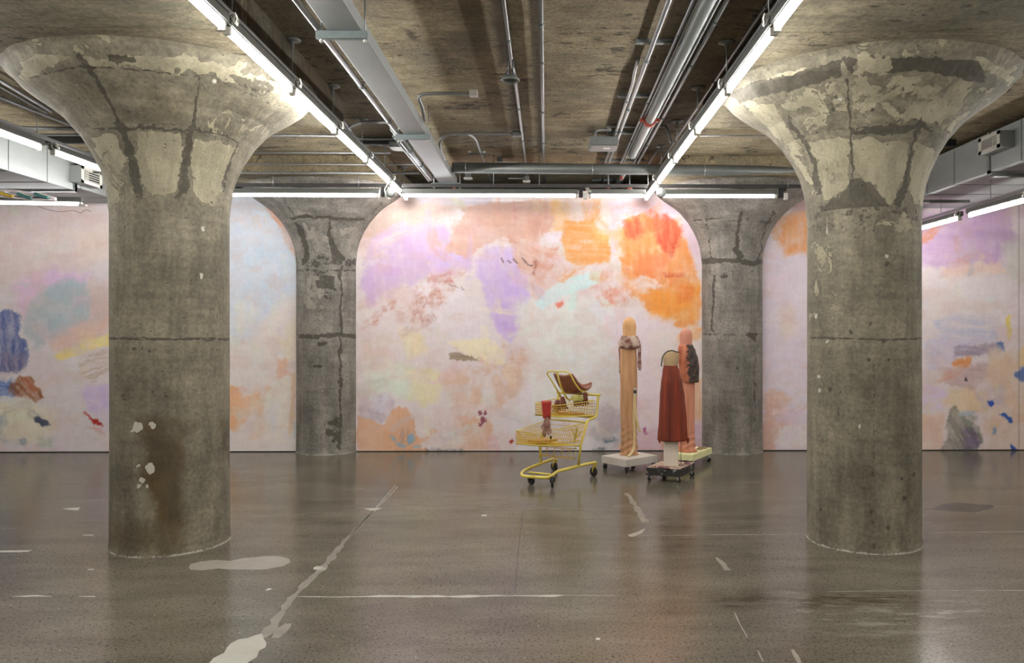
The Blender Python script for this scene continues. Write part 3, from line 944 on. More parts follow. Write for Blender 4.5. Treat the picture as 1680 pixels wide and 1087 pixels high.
# right of the right back column
P([(1248, 300), (1330, 300), (1330, 750), (1248, 750)], (222, 206, 212), soft=6)
P([(1290, 355), (1330, 335), (1330, 418), (1310, 414), (1285, 420), (1278, 395)], (222, 152, 98), a=.95, soft=12, warp=6, streak=(80, 40, 5, .2))
P([(1300, 320), (1330, 318), (1330, 345), (1300, 350)], (206, 172, 170), soft=10)
P([(1278, 510), (1300, 500), (1310, 555), (1280, 560)], (226, 206, 184), a=.6, soft=14)
P([(1252, 645), (1280, 640), (1290, 690), (1275, 745), (1250, 745)], (214, 172, 154), a=.9, soft=12, warp=10)
P([(1262, 640), (1300, 650), (1290, 668), (1262, 665)], (222, 180, 150), a=.6, soft=8, warp=8)
P([(1285, 700), (1330, 690), (1330, 735), (1290, 738), (1270, 728)], (228, 214, 210), soft=5, warp=6)
# far right
P([(1500, 300), (2000, 300), (2000, 750), (1500, 750)], (222, 206, 204), soft=6)
P([(1505, 350), (1560, 345), (1600, 335), (1655, 330), (1662, 410), (1640, 435), (1600, 430), (1560, 440), (1505, 435)], (198, 164, 194), soft=14, warp=9, streak=(-12, 60, 6, .15))
P([(1505, 385), (1530, 368), (1550, 372), (1530, 392), (1508, 400)], (208, 124, 82), a=.85, soft=7, warp=7, streak=(-25, 30, 4, .4))
P([(1560, 425), (1600, 418), (1590, 440), (1570, 452), (1540, 452)], (200, 142, 134), a=.8, soft=7, warp=7, streak=(10, 40, 4, .5))
P([(1540, 440), (1640, 428), (1660, 445), (1590, 455), (1560, 470)], (226, 196, 180), a=.8, soft=8, warp=6)
P([(1512, 455), (1650, 460), (1650, 510), (1512, 530)], (226, 214, 210), a=.6, soft=20)
P([(1535, 525), (1560, 515), (1620, 515), (1640, 530), (1640, 560), (1590, 566), (1545, 556)], (180, 182, 204), a=.75, soft=7, warp=6, streak=(4, 40, 3, .8))
P([(1515, 560), (1560, 550), (1600, 565), (1560, 600), (1520, 605)], (200, 190, 208), a=.9, soft=12, warp=8, streak=(10, 30, 4, .4))
P([(1652, 520), (1657, 515), (1661, 540), (1656, 558), (1650, 550)], (226, 200, 96), a=.9, soft=4, warp=3)
P([(1564, 566), (1600, 566), (1636, 562), (1640, 578), (1600, 586), (1566, 584)], (146, 130, 146), a=.85, soft=5, warp=5, streak=(2, 40, 3, .35))
P([(1634, 562), (1646, 560), (1648, 576), (1634, 578)], (82, 112, 172), soft=3, warp=3)
P([(1560, 595), (1580, 584), (1594, 583), (1588, 598), (1570, 606)], (214, 132, 72), soft=4, warp=4, streak=(-25, 20, 3, .3))
P([(1540, 606), (1620, 596), (1625, 620), (1600, 640), (1560, 636), (1545, 622)], (190, 158, 152), a=.85, soft=8, warp=8, streak=(10, 30, 4, .3))
P([(1582, 624), (1584, 617), (1588, 625)], (50, 40, 44), soft=1.5, warp=.5)
P([(1505, 632), (1540, 632), (1562, 650), (1560, 668), (1530, 672), (1505, 662)], (222, 200, 216), soft=5, warp=5)
P([(1555, 640), (1620, 640), (1620, 675), (1570, 680), (1550, 665)], (226, 198, 152), a=.8, soft=10, warp=8)
P([(1625, 575), (1665, 570), (1700, 600), (1700, 745), (1610, 745), (1620, 680)], (216, 184, 154), a=.85, soft=16, warp=12, patch=.4, ps=25)
P([(1600, 640), (1650, 630), (1655, 660), (1610, 675)], (196, 180, 190), a=.7, soft=10, warp=9, patch=.5)
P([(1505, 680), (1550, 680), (1545, 745), (1505, 745)], (222, 190, 166), a=.9, soft=10, warp=6)
P([(1542, 742), (1550, 728), (1552, 708), (1556, 690), (1562, 668), (1568, 666), (1574, 680), (1585, 684), (1596, 690), (1608, 704), (1614, 716), (1606, 742)], (108, 108, 92), soft=4, warp=6, ws=12, streak=(60, 30, 4, .45))
P([(1576, 708), (1600, 702), (1606, 736), (1578, 738)], (112, 96, 124), a=.75, soft=6, warp=6, patch=.4, ps=7)
P([(1580, 680), (1602, 684), (1596, 700), (1580, 696)], (140, 146, 130), a=.8, soft=4, warp=5, streak=(40, 20, 3, .5))
P([(1570, 674), (1600, 674), (1602, 680), (1572, 682)], (160, 180, 200), a=.7, soft=3, warp=3)
P([(1620, 658), (1630, 655), (1632, 662), (1626, 668)], (54, 84, 160), soft=2.5, warp=3)
P([(1638, 678), (1644, 676), (1664, 690), (1658, 694)], (62, 92, 160), soft=2.5, warp=3)
P([(1658, 728), (1664, 732), (1670, 740), (1660, 741)], (44, 78, 164), soft=2, warp=2)
P([(1664, 615), (1680, 600), (1690, 620), (1676, 628)], (84, 108, 160), a=.85, soft=4, warp=4)
P([(1628, 700), (1634, 700), (1634, 712), (1628, 712)], (120, 146, 186), a=.8, soft=3, warp=2)
P([(1674, 570), (1690, 560), (1690, 600), (1676, 600)], (226, 190, 120), a=.6, soft=5)
P([(1640, 400), (1700, 390), (1700, 470), (1660, 460)], (208, 200, 192), a=.8, soft=18, warp=8)
# small mixed strokes: colour carried over from nearby paint
W.guard = True
rs = random.Random(5)
for k in range(430):
    x = rs.uniform(592, 1146) if k < 230 else rs.choice((rs.uniform(0, 176), rs.uniform(378, 487), rs.uniform(1252, 1322), rs.uniform(1514, 1680), rs.uniform(-200, 0)))
    y = rs.uniform(326, 738)
    q = at(x + rs.uniform(-48, 48), y + rs.uniform(-34, 34), Y=WY)
    iz = min(nz - 1, max(0, int(round((q.z - wz[0]) / (wz[1] - wz[0])))))
    ix = min(nx - 1, max(0, int(np.searchsorted(wx, q.x))))
    src = W.c[iz * nx + ix].copy()
    if src.mean() < 135:
        continue
    src = src + np.array([rs.uniform(-10, 8), rs.uniform(-10, 8), rs.uniform(-12, 8)])
    an = rs.choice((88, 84, 92, -18, -25, 5, -35, 40))
    ln, wd = rs.uniform(9, 34), rs.uniform(3.5, 11)
    P(ell(x, y, ln, wd, an), tuple(src), a=rs.uniform(.35, .85), soft=rs.uniform(3, 9), warp=rs.uniform(4, 8), ws=rs.uniform(8, 20), streak=(an, rs.uniform(20, 50), rs.uniform(2, 5), rs.uniform(.4, .95)))
W.guard = False
mu = W.c.mean(1, keepdims=True)
W.c = mu + (W.c - mu) * 1.07 - 4
# overall brush grain
g = fbm(px / 40, py / 40, 3, 5) - 0.5
g2 = fbm(px / 3.0, py / 26, 8, 3) - 0.5
g3 = fbm(px / 24, py / 3.0, 12, 3) - 0.5
g4 = fbm(px / 9, py / 9, 31, 4) - 0.5
W.c *= (1 + 0.05 * g + 0.035 * g2 + 0.03 * g3 + 0.04 * g4)[:, None]
t = np.clip((fbm(px / 60, py / 60, 21, 4) - 0.5) * 4, 0, 1) * 0.22
W.c = W.c * (1 - t[:, None]) + np.array((224, 196, 190)) * t[:, None]
lum = W.c.mean(1) / 255.0
vn = fbm(px / 22, py / 14, 51, 5)
vs_ = fbm(px / 5, py / 45, 52, 4)
vl = np.clip((vn - 0.5) * 4, 0, 1) * 0.24 + np.clip((vs_ - 0.52) * 4, 0, 1) * 0.12
vl = vl * np.clip((lum - 0.42) * 5, 0, 1)
W.c = W.c * (1 - vl[:, None]) + np.array((228, 212, 208)) * vl[:, None]
vd = np.clip((fbm(px / 30, py / 20, 61, 6) - 0.52) * 6, 0, 1) * 0.22 * np.clip((lum - 0.5) * 4, 0, 1)
W.c = W.c * (1 - vd[:, None]) + np.array((206, 164, 150)) * vd[:, None]
sm = (np.abs(px - 1671.5) < 0.9)
W.c[sm] *= 0.86
wcol = np.concatenate([lin_np(W.c * WALL_GAIN), np.ones((len(px), 1))], 1)

i = np.arange(nx - 1)
j = np.arange(nz - 1)
I, J = np.meshgrid(i, j)
a = (J * nx + I).ravel()
f = np.stack([a, a + 1, a + nx + 1, a + nx], -1)
nv = len(co)
ext = np.array([(-9, WY, .012), (9, WY, .012), (9, WY + .12, .012), (-9, WY + .12, .012), (-9, WY, WZ), (9, WY, WZ), (9, WY + .12, WZ), (-9, WY + .12, WZ)])
fe = np.array([(0, 3, 2, 1), (4, 5, 6, 7), (3, 7, 6, 2)]) + nv
co = np.concatenate([co, ext])
f = np.concatenate([f, fe])
wcol = np.concatenate([wcol, np.tile((.55, .53, .5, 1), (8, 1))])
me = bpy.data.meshes.new('wall_back')
me.vertices.add(len(co))
me.vertices.foreach_set('co', co.astype(np.float32).ravel())
me.loops.add(f.size)
me.loops.foreach_set('vertex_index', f.ravel().astype(np.int32))
me.polygons.add(len(f))
me.polygons.foreach_set('loop_start', np.arange(0, f.size, 4, dtype=np.int32))
m, nt, b = mat_new('mural_paint')
at_ = nd(nt, 'ShaderNodeAttribute', attribute_name='paint')
gr = ramp(nt, noise(nt, coords(nt, (1, 1, 1)), 26, 6, 0.7), [(0.3, (0.93, 0.93, 0.93)), (0.7, (1.03, 1.03, 1.03))])
nt.links.new(mixc(nt, 1.0, at_.outputs['Color'], gr, 'MULTIPLY'), b.inputs['Base Color'])
b.inputs['Roughness'].default_value = 0.7
bump(nt, b, noise(nt, coords(nt, (1, 1, 3)), 30, 4, 0.6), 0.08, 0.003)
me.materials.append(m)
me.update(calc_edges=True)
wall = bpy.data.objects.new('wall_back', me)
COL.objects.link(wall)
set_marks(wall, wcol, 'paint')
tag(wall, kind='structure')
# shadow gap under the mural: black strip standing in for its shade
tag(MB().box((-9, WY + .004, 0), (9, WY + .1, .013)).build('shadow_gap_strip', M['black']), kind='structure')

# ------------------------------------------------------------------ mushroom columns
PROF = [(0.0, .415), (.02, .413), (.05, .409), (1.2, .407), (2.45, .407), (2.56, .417), (2.66, .433), (2.76, .462), (2.88, .517), (3.0, .590), (3.13, .70), (3.19, .775),
        (3.28, .905), (3.335, .975), (3.37, 1.005), (3.40, 1.03), (3.42, 1.06)]


def rad(z):
    for (z0, r0), (z1, r1) in zip(PROF, PROF[1:]):
        if z <= z1:
            return r0 + (r1 - r0) * (z - z0) / (z1 - z0)
    return PROF[-1][1]


def surf(cx, cy, z0, z1, nz, na, amp, sd, chip=False):
    zz = np.linspace(z0, z1, nz)
    aa = np.linspace(0, 2 * math.pi, na, endpoint=False)
    A, Zz = np.meshgrid(aa, zz)
    Rr = np.interp(Zz, [p[0] for p in PROF], [p[1] for p in PROF])
    # periodic noise through the circle
    nn = fbm(np.cos(A) * 3 + 20, np.sin(A) * 3 + 20 + Zz * 1.3, sd, 4) - 0.5
    nf = fbm(np.cos(A) * 14 + 60, np.sin(A) * 14 + 60 + Zz * 9, sd + 5, 3) - 0.5
    Rr = Rr + amp * nn + amp * 0.25 * nf
    rough_rim = np.clip((Zz - 3.2) / 0.12, 0, 1)
    Rr = Rr + rough_rim * 0.03 * (fbm(np.cos(A) * 9 + 40, np.sin(A) * 9 + 40 + Zz * 6, sd + 2, 4) - 0.5)
    co = np.stack([cx + Rr * np.cos(A), cy + Rr * np.sin(A), Zz], -1).reshape(-1, 3)
    i = np.arange(na)
    j = np.arange(nz - 1)
    I, J = np.meshgrid(i, j)
    a = (J * na + I).ravel()
    b_ = (J * na + (I + 1) % na).ravel()
    f = np.stack([a, b_, b_ + na, a + na], -1)
    return co, f, A.ravel()


def mk(name, co, f, mat, parent, org):
    me = bpy.data.meshes.new(name)
    me.vertices.add(len(co))
    me.vertices.foreach_set('co', (co - np.array(org)).astype(np.float32).ravel())
    me.loops.add(f.size)
    me.loops.foreach_set('vertex_index', f.ravel().astype(np.int32))
    me.polygons.add(len(f))
    me.polygons.foreach_set('loop_start', np.arange(0, f.size, 4, dtype=np.int32))
    me.polygons.foreach_set('use_smooth', np.ones(len(f), bool))
    me.materials.append(mat)
    me.update(calc_edges=True)
    o = bpy.data.objects.new(name, me)
    COL.objects.link(o)
    o.parent = parent
    return o


def make_column(cx, cy, label, marks, mat, sd, lo=False):
    t = empty('mushroom_column', (cx, cy, 0))
    tag(t, label, 'column', 'mushroom columns')
    ZS = 2.47
    for nm, z0, z1, nz, na in (('shaft', 0.0, ZS, 380 if not lo else 200, 420 if not lo else 240), ('capital', ZS, DROP, 200 if not lo else 130, 520 if not lo else 300)):
        co, f, A = surf(cx, cy, z0, z1, nz, na, 0.006 if nm == 'shaft' else 0.012, sd)
        o = mk(nm, co, f, mat, t, (cx, cy, 0))
        dx, dy = co[:, 0] - cx, co[:, 1] - cy
        front = (dx * -co[:, 0] + dy * -co[:, 1]) > -0.12 * np.hypot(co[:, 0], co[:, 1]) * np.hypot(dx, dy)
        dep = _F[0] * co[:, 0] + _F[1] * co[:, 1]
        px = np.where(front, PX0 + FOC * (_R[0] * co[:, 0] + _R[1] * co[:, 1]) / dep, -9999)
        py = np.where(front, PY0 - FOC * (co[:, 2] - EYE) / dep, -9999)
        cv = Canvas(px, py, 4, (0.44, 0, 0, 0))
        # formwork rings and seams all round, also where the camera does not look
        for zr, s_ in ((0.62, .25), (1.53, .5), (2.36, .45), (3.0, .45)):
            cv.c[:, 1] = np.maximum(cv.c[:, 1], s_ * np.exp(-((co[:, 2] - zr + 0.006 * np.sin(A * 3)) / 0.008) ** 2))
        for k in range(8):
            da = np.abs((A - k * math.pi / 4 - sd + math.pi) % (2 * math.pi) - math.pi) * np.hypot(dx, dy)
            cv.c[:, 1] = np.where(~front, np.maximum(cv.c[:, 1], .4 * np.exp(-(da / 0.012) ** 2)), cv.c[:, 1])
        if nm == 'shaft':
            cv.c[:, 3] = 0.62 * np.exp(-(co[:, 2] / 0.028) ** 2) * (0.6 + 0.6 * fbm(A * 5, co[:, 2] * 8, sd))
            cv.c[:, 0] -= 0.10
        marks(cv, nm)
        cv.c[:, 0] = np.clip(cv.c[:, 0], 0, 1)
        set_marks(o, cv.c)
    s = MB()
    s.bbox((cx - 1.0, cy - 1.15, DROP), (cx + 1.0, cy + 1.15, CEIL + .002), 0.012)
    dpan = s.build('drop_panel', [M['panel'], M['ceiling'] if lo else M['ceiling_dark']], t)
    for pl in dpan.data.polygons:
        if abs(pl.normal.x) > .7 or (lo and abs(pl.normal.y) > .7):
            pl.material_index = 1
    return t


def L_(cv, pts, w, v=.9, ch=1, soft=3, warp=3, **k):
    cv.line(pts, w, v, ch=ch, soft=soft, warp=warp, ws=12, **k)


def marks_fl(cv, nm):
    Q = cv.poly
    if nm == 'shaft':
        Q([(222, 688), (270, 682), (296, 688), (300, 760), (306, 860), (300, 900), (262, 905), (245, 830), (232, 770), (240, 730)], 0.85, ch=2, soft=14, warp=12, ws=30)
        Q([(180, 850), (240, 860), (300, 880), (300, 905), (200, 905), (180, 890)], 0.55, ch=2, soft=20, warp=12)
        Q([(360, 690), (378, 690), (378, 760), (366, 740)], 0.5, ch=2, soft=8, warp=6)
        Q([(262, 690), (330, 690), (300, 720), (270, 720)], 0.4, ch=2, soft=14)
        for q in ((226, 700, 9, 8), (250, 698, 5, 5), (247, 768, 8, 9), (234, 788, 6, 5), (228, 797, 4, 4), (241, 797, 3, 3), (228, 763, 3, 3), (331, 453, 3, 4), (333, 376, 3, 4), (221, 693, 3, 3), (218, 708, 3, 2)):
            Q(ell(*q), 0.95, ch=3, soft=3, warp=3, ws=7)
        L_(cv, [(180, 556), (240, 555), (300, 557), (376, 557)], 3, .8)
        L_(cv, [(286, 372), (286, 470), (287, 560), (286, 650)], 1.6, .55)
        L_(cv, [(286, 640), (288, 760), (290, 880)], 3, .5)
        for x in (222, 233, 218):
            L_(cv, [(x, 570), (x + 1, 574)], 4, .9, warp=1)
        for x, y in ((201, 650), (272, 650), (250, 643), (203, 655), (246, 576)):
            Q(ell(x, y, 2.5, 2.5), .9, ch=1, soft=2, warp=1)
        L_(cv, [(213, 622), (237, 622)], 2, .5, ch=3)
        Q([(176, 300), (378, 300), (378, 372), (300, 385), (240, 374), (176, 380)], 0.34, ch=1, soft=14, warp=10)
        for xx in (355, 368, 192, 330, 343):
            L_(cv, [(xx, 380 + xx % 40), (xx + 2, 470), (xx - 1, 640 - xx % 60)], 2.0, .42, patch=.8, ps=14)
    else:
        L_(cv, [(128, 88), (152, 120), (178, 165), (200, 210)], [10, 10, 8, 9], .75, soft=6)
        L_(cv, [(200, 210), (214, 250), (224, 300), (232, 330)], [10, 16, 18, 20], .8, soft=6, warp=5)
        L_(cv, [(327, 128), (322, 165), (316, 212)], [4, 5, 8], .7)
        L_(cv, [(314, 212), (306, 250), (302, 290), (298, 330)], [10, 14, 16, 22], .85, soft=5, warp=5)
        L_(cv, [(150, 215), (180, 212), (205, 210), (250, 208), (275, 214), (316, 214), (350, 220), (392, 233)], [3, 4, 5, 8, 5, 6, 4, 4], .8, warp=5)
        L_(cv, [(392, 233), (378, 262), (368, 300), (366, 330)], [5, 6, 8, 6], .6)
        L_(cv, [(46, 130), (90, 116), (128, 110), (200, 113), (270, 119), (325, 125)], 3, .8)
        L_(cv, [(325, 125), (380, 142), (440, 168), (480, 180)], 4, .6)
        Q([(176, 322), (376, 318), (376, 372), (176, 378)], 0.36, ch=1, soft=14, warp=10)
        Q([(226, 215), (300, 216), (300, 300), (285, 320), (250, 322), (238, 310), (226, 262)], 0.66, ch=0, soft=6, warp=5)
        Q([(320, 222), (388, 240), (370, 290), (356, 335), (330, 330), (314, 318), (312, 270)], 0.68, ch=0, soft=6, warp=5)
        Q([(150, 225), (196, 220), (205, 300), (200, 330), (180, 330), (170, 280)], 0.62, ch=0, soft=6, warp=5)
        Q([(200, 125), (320, 132), (312, 200), (210, 200), (180, 160)], 0.30, ch=0, soft=12, warp=8)
        Q([(52, 130), (120, 118), (180, 200), (150, 205)], 0.42, ch=0, soft=10, warp=8)
        Q([(340, 140), (480, 180), (400, 228), (330, 208)], 0.50, ch=0, soft=12, warp=8)
        Q([(25, 100), (60, 88), (120, 92), (60, 128), (40, 130)], 0.75, ch=0, soft=6, warp=8)
        Q([(130, 95), (300, 90), (490, 140), (480, 160), (330, 118), (140, 108)], 0.66, ch=0, soft=5, warp=9, ws=10)
        L_(cv, [(180, 96), (224, 98)], 12, .85, warp=5)
        Q([(360, 118), (420, 122), (470, 150), (440, 158), (380, 134)], 0.6, ch=1, soft=6, warp=7)
        Q(ell(353, 133, 4, 4), .95, ch=3, soft=2, warp=2)
        Q([(240, 150), (320, 160), (300, 200), (230, 190)], .28, ch=2, soft=20, warp=10)
        Q([(270, 138), (280, 136), (284, 150), (262, 148)], .4, ch=1, soft=3, warp=5, patch=.6, ps=6)


def marks_fr(cv, nm):
    Q = cv.poly
    if nm == 'shaft':
        L_(cv, [(1324, 554), (1390, 555), (1440, 557), (1512, 556)], 2.2, .7)
        L_(cv, [(1434, 300), (1433, 400), (1433, 560), (1434, 640)], 1.5, .6)
        L_(cv, [(1433, 600), (1434, 700), (1432, 800), (1431, 840), (1434, 900)], [3, 4, 4, 6, 5], .7, patch=.5, ps=12)
        Q([(1324, 300), (1512, 300), (1512, 375), (1450, 360), (1432, 380), (1400, 372), (1324, 385)], 0.42, ch=1, soft=8, warp=9)
        Q([(1434, 300), (1500, 360), (1505, 385), (1435, 372)], 0.58, ch=0, soft=5, warp=7)
        Q([(1326, 382), (1380, 390), (1378, 520), (1330, 540)], .50, ch=0, soft=10, warp=9)
        L_(cv, [(1326, 834), (1390, 826), (1440, 830), (1512, 826)], 2.0, .35)
        Q(ell(1362, 640, 5, 6), .6, ch=1, soft=5, warp=3)
        Q([(1376, 640), (1382, 640), (1380, 684), (1374, 684)], .6, ch=1, soft=5, warp=3)
        Q(ell(1455, 433, 4, 5), .8, ch=1, soft=2, warp=2)
        Q([(1356, 350), (1358, 350), (1358, 385), (1355, 385)], .7, ch=3, soft=2, warp=1)
        for x, y in ((1343, 617), (1345, 640), (1410, 698), (1357, 560), (1455, 420), (1339, 518)):
            Q(ell(x, y, 3, 4), .75, ch=3, soft=2, warp=2, ws=6)
        for x, y in ((1346, 836), (1480, 785), (1484, 817), (1457, 865), (1500, 778), (1450, 560), (1395, 545), (1425, 590), (1428, 530), (1458, 590)):
            Q(ell(x, y, 3, 4), .8, ch=1, soft=2, warp=2, ws=6)
        L_(cv, [(1345, 580), (1350, 568), (1394, 569)], 2, .6, ch=3)
        for xx in (1475, 1488, 1503, 1462):
            L_(cv, [(xx, 440 + xx % 50), (xx + 1, 640), (xx - 2, 840 - xx % 60)], 2.4, .42, patch=.8, ps=14)
        L_(cv, [(1328, 385), (1329, 600), (1328, 840)], 3, .35)
    else:
        L_(cv, [(1388, 128), (1393, 170), (1396, 220), (1398, 290)], 3.5, .85)
        L_(cv, [(1512, 190), (1500, 225), (1492, 270), (1484, 310), (1470, 340)], [5, 7, 9, 14, 18], .75, warp=5)
        L_(cv, [(1395, 214), (1440, 216), (1470, 212), (1512, 206), (1528, 216)], [5, 14, 16, 8, 5], .85, warp=5)
        L_(cv, [(1315, 232), (1360, 228), (1395, 224)], 3, .5)
        L_(cv, [(1290, 190), (1320, 235), (1338, 262), (1342, 320)], [6, 9, 12, 10], .7, warp=6)
        Q([(1322, 232), (1392, 226), (1396, 300), (1390, 330), (1352, 330), (1340, 280), (1330, 250)], 0.68, ch=0, soft=5, warp=6)
        Q([(1400, 232), (1440, 228), (1492, 234), (1480, 300), (1462, 335), (1440, 335), (1420, 300), (1402, 280)], 0.70, ch=0, soft=5, warp=6)
        Q([(1500, 232), (1532, 250), (1530, 280), (1510, 340), (1494, 338), (1490, 290)], 0.72, ch=0, soft=5, warp=5)
        Q([(1400, 290), (1440, 300), (1470, 345), (1400, 360), (1340, 345)], 0.8, ch=1, soft=8, warp=8, patch=.2)
        Q([(1395, 128), (1480, 124), (1560, 124), (1640, 150), (1600, 180), (1560, 215), (1500, 208), (1400, 205)], 0.58, ch=0, soft=5, warp=5)
        Q([(1275, 160), (1350, 135), (1384, 130), (1390, 205), (1330, 222), (1290, 190)], 0.55, ch=0, soft=6, warp=7)
        Q([(1195, 150), (1260, 130), (1384, 98), (1384, 124), (1290, 150), (1210, 172)], 0.85, ch=1, soft=4, warp=6)
        Q([(1385, 95), (1470, 92), (1600, 100), (1620, 140), (1570, 128), (1500, 118), (1400, 122)], 0.85, ch=1, soft=4, warp=7)
        Q([(1410, 92), (1460, 92), (1468, 112), (1450, 122), (1400, 122)], 0.95, ch=0, soft=3, warp=8, ws=10)
        Q([(1410, 92), (1460, 92), (1468, 112), (1450, 122), (1400, 122)], 0.1, ch=1, soft=3, warp=8, ws=10)
        L_(cv, [(1245, 134), (1310, 118), (1384, 106)], 5, .9, ch=0, warp=4)
        L_(cv, [(1600, 100), (1640, 115), (1665, 140)], 12, .8, ch=0, warp=7)
        Q([(1205, 165), (1270, 165), (1310, 240), (1330, 300), (1322, 300), (1290, 240), (1240, 195)], 0.62, ch=0, soft=6, warp=4)
        for x, y in ((1372, 160), (1482, 146), (1368, 180), (1432, 180), (1536, 202), (1460, 205)):
            Q(ell(x, y, 3, 3.5), .85, ch=1, soft=2, warp=2, ws=5)
        Q(ell(1378, 163, 6, 3), .8, ch=3, soft=3, warp=3, ws=5)


def marks_bl(cv, nm):
    Q = cv.poly
    cv.c[:, 0] -= 0.02
    for pts, w, v in (([(488, 446), (540, 445), (592, 446)], 4, .6), ([(488, 552), (520, 551), (560, 548), (592, 554)], 8, .75), ([(488, 655), (592, 652)], 3, .45),
                      ([(558, 440), (560, 490), (558, 550), (559, 650), (557, 740)], 5, .75), ([(580, 560), (582, 600), (580, 700)], 2, .4),
                      ([(478, 358), (510, 356), (536, 358), (600, 360)], 5, .8), ([(541, 358), (543, 390), (550, 415), (560, 430)], [3, 8, 14, 18], .85),
                      ([(486, 362), (496, 385), (504, 410), (500, 430)], [6, 10, 9, 10], .8), ([(541, 310), (541, 358)], 2, .6), ([(608, 360), (592, 385), (586, 430)], 4, .6),
                      ([(630, 328), (610, 350)], 4, .6), ([(460, 322), (485, 358)], 4, .6)):
        L_(cv, pts, w, v, warp=4)
    Q([(516, 450), (560, 450), (552, 500), (535, 490), (520, 480)], .75, ch=1, soft=6, warp=8, patch=.5, ps=12)
    Q([(490, 415), (592, 420), (592, 440), (490, 440)], .6, ch=1, soft=6, warp=7, patch=.3, ps=12)
    Q([(500, 448), (535, 448), (530, 545), (500, 545)], .60, ch=0, soft=6, warp=6)
    Q([(498, 365), (540, 365), (545, 415), (505, 418)], .56, ch=0, soft=6, warp=5)
    Q([(552, 365), (590, 365), (584, 415), (560, 412)], .55, ch=0, soft=6, warp=5)
    Q([(535, 690), (560, 680), (560, 730), (538, 724)], .65, ch=1, soft=6, warp=7, patch=.4, ps=10)
    Q([(512, 596), (530, 598), (526, 604), (512, 602)], .8, ch=1, soft=3, warp=4)
    Q([(522, 560), (540, 562), (536, 568), (524, 568)], .8, ch=1, soft=3, warp=4)


def marks_br(cv, nm):
    Q = cv.poly
    cv.c[:, 0] -= 0.04
    for pts, w, v in (([(1150, 447), (1200, 446), (1250, 447)], 4, .5), ([(1150, 548), (1200, 548), (1250, 547)], 2.5, .6), ([(1150, 651), (1250, 650)], 2, .4), ([(1150, 700), (1250, 698)], 2, .3),
                      ([(1150, 430), (1190, 426), (1225, 432), (1250, 428)], 9, .85), ([(1216, 345), (1210, 385), (1208, 410), (1218, 425)], [3, 5, 10, 14], .85),
                      ([(1158, 362), (1164, 390), (1166, 425)], 4, .6), ([(1140, 362), (1200, 361), (1265, 363)], 2.5, .7), ([(1270, 345), (1252, 380), (1244, 425)], 5, .6),
                      ([(1172, 450), (1170, 490), (1168, 545)], [8, 6, 5], .7), ([(1207, 450), (1205, 500), (1203, 545)], 3, .5), ([(1238, 550), (1240, 600), (1237, 660), (1239, 700)], 3, .7),
                      ([(1186, 560), (1190, 640)], 3, .5), ([(1160, 700), (1160, 740)], 4, .5)):
        L_(cv, pts, w, v, warp=4)
    Q(ell(1188, 453, 7, 4), .8, ch=1, soft=3, warp=3)
    Q([(1195, 618), (1230, 596), (1228, 602), (1212, 600)], .5, ch=1, soft=3, warp=5)
    Q([(1220, 548), (1240, 548), (1240, 560), (1225, 556)], .7, ch=1, soft=3, warp=5)


make_column(-2.824, 6.0, 'mushroom column at left with brown stain and white plaster spots near its foot', marks_fl, M['concrete'], 1.1)
make_column(2.41, 6.0, 'mushroom column at right with dark upright seam and peeling skim on its capital', marks_fr, M['concrete'], 2.3)
make_column(-2.883, 10.52, 'grey mushroom column set in the painted wall, left of the yellow cart', marks_bl, M['concrete_grey'], 3.7, True)
make_column(2.443, 10.48, 'grey mushroom column set in the painted wall, right of the draped figures', marks_br, M['concrete_grey'], 4.9, True)
# lower ceiling strips in front of the two near columns
for k, cx in enumerate((-2.824, 2.41)):
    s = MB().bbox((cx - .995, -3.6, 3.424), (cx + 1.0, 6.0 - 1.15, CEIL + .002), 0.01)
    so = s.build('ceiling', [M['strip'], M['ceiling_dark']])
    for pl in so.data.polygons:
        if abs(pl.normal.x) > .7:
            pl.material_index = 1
    tag(so, kind='structure')

# ------------------------------------------------------------------ fluorescent lights
ORD = ['first', 'second', 'third', 'fourth', 'fifth', 'sixth', 'seventh', 'eighth', 'ninth', 'tenth', 'eleventh', 'twelfth', 'thirteenth']
ZL = 3.28


def fixture(L, tubemat, axis='y', cord_side=1):
    """strip light at the origin, tube at z = 0, running along y"""
    t = empty('strip_light')

    def sw(m):
        if axis == 'x':
            m.v = [Vector((p[1], -p[0], p[2])) for p in m.v]
        return m
    h = MB().bbox((-.034, -L / 2 - .035, .026), (.034, L / 2 + .035, .078), .006)
    h.bbox((-.026, -L / 2 - .03, .020), (.026, L / 2 + .03, .028), .003)
    sw(h).build('housing', M['housing'], t)
    sw(MB().tube([(0, -L / 2, 0), (0, L / 2, 0)], .0185, 12)).build('tube_lamp', tubemat, t)
    for s in (-1, 1):
        b = MB().bbox((-.02, s * (L / 2 + .014) - .014, -.024), (.02, s * (L / 2 + .014) + .014, .03), .004)
        sw(b).build('lamp_holder', M['white'], t)
    c = MB()
    loop = [(cord_side * (.035 + .04 * math.sin(a) ** 2), -L / 2 - .04 + .0 * a, .05 + .05 * math.sin(2 * a) * .6 + .02 * a / 3) for a in [i * math.pi / 8 for i in range(9)]]
    c.tube([(p[0], p[1] + .035 * math.cos(i), p[2]) for i, p in enumerate(loop)], .004, 6)
    for a0 in (0, 1):
        c.tube([(cord_side * (.04 + .03 * math.cos(a)), -L / 2 - .05 + a0 * .012, .055 + .035 * math.sin(a)) for a in [i * math.pi / 5 - .6 for i in range(9)]], .0035, 6)
    sw(c).build('cord', M['white'], t)
    return t


def copy_tree(o):
    c = o.copy()
    COL.objects.link(c)
    for ch in o.children:
        d = ch.copy()
        COL.objects.link(d)
        d.parent = c
    return c


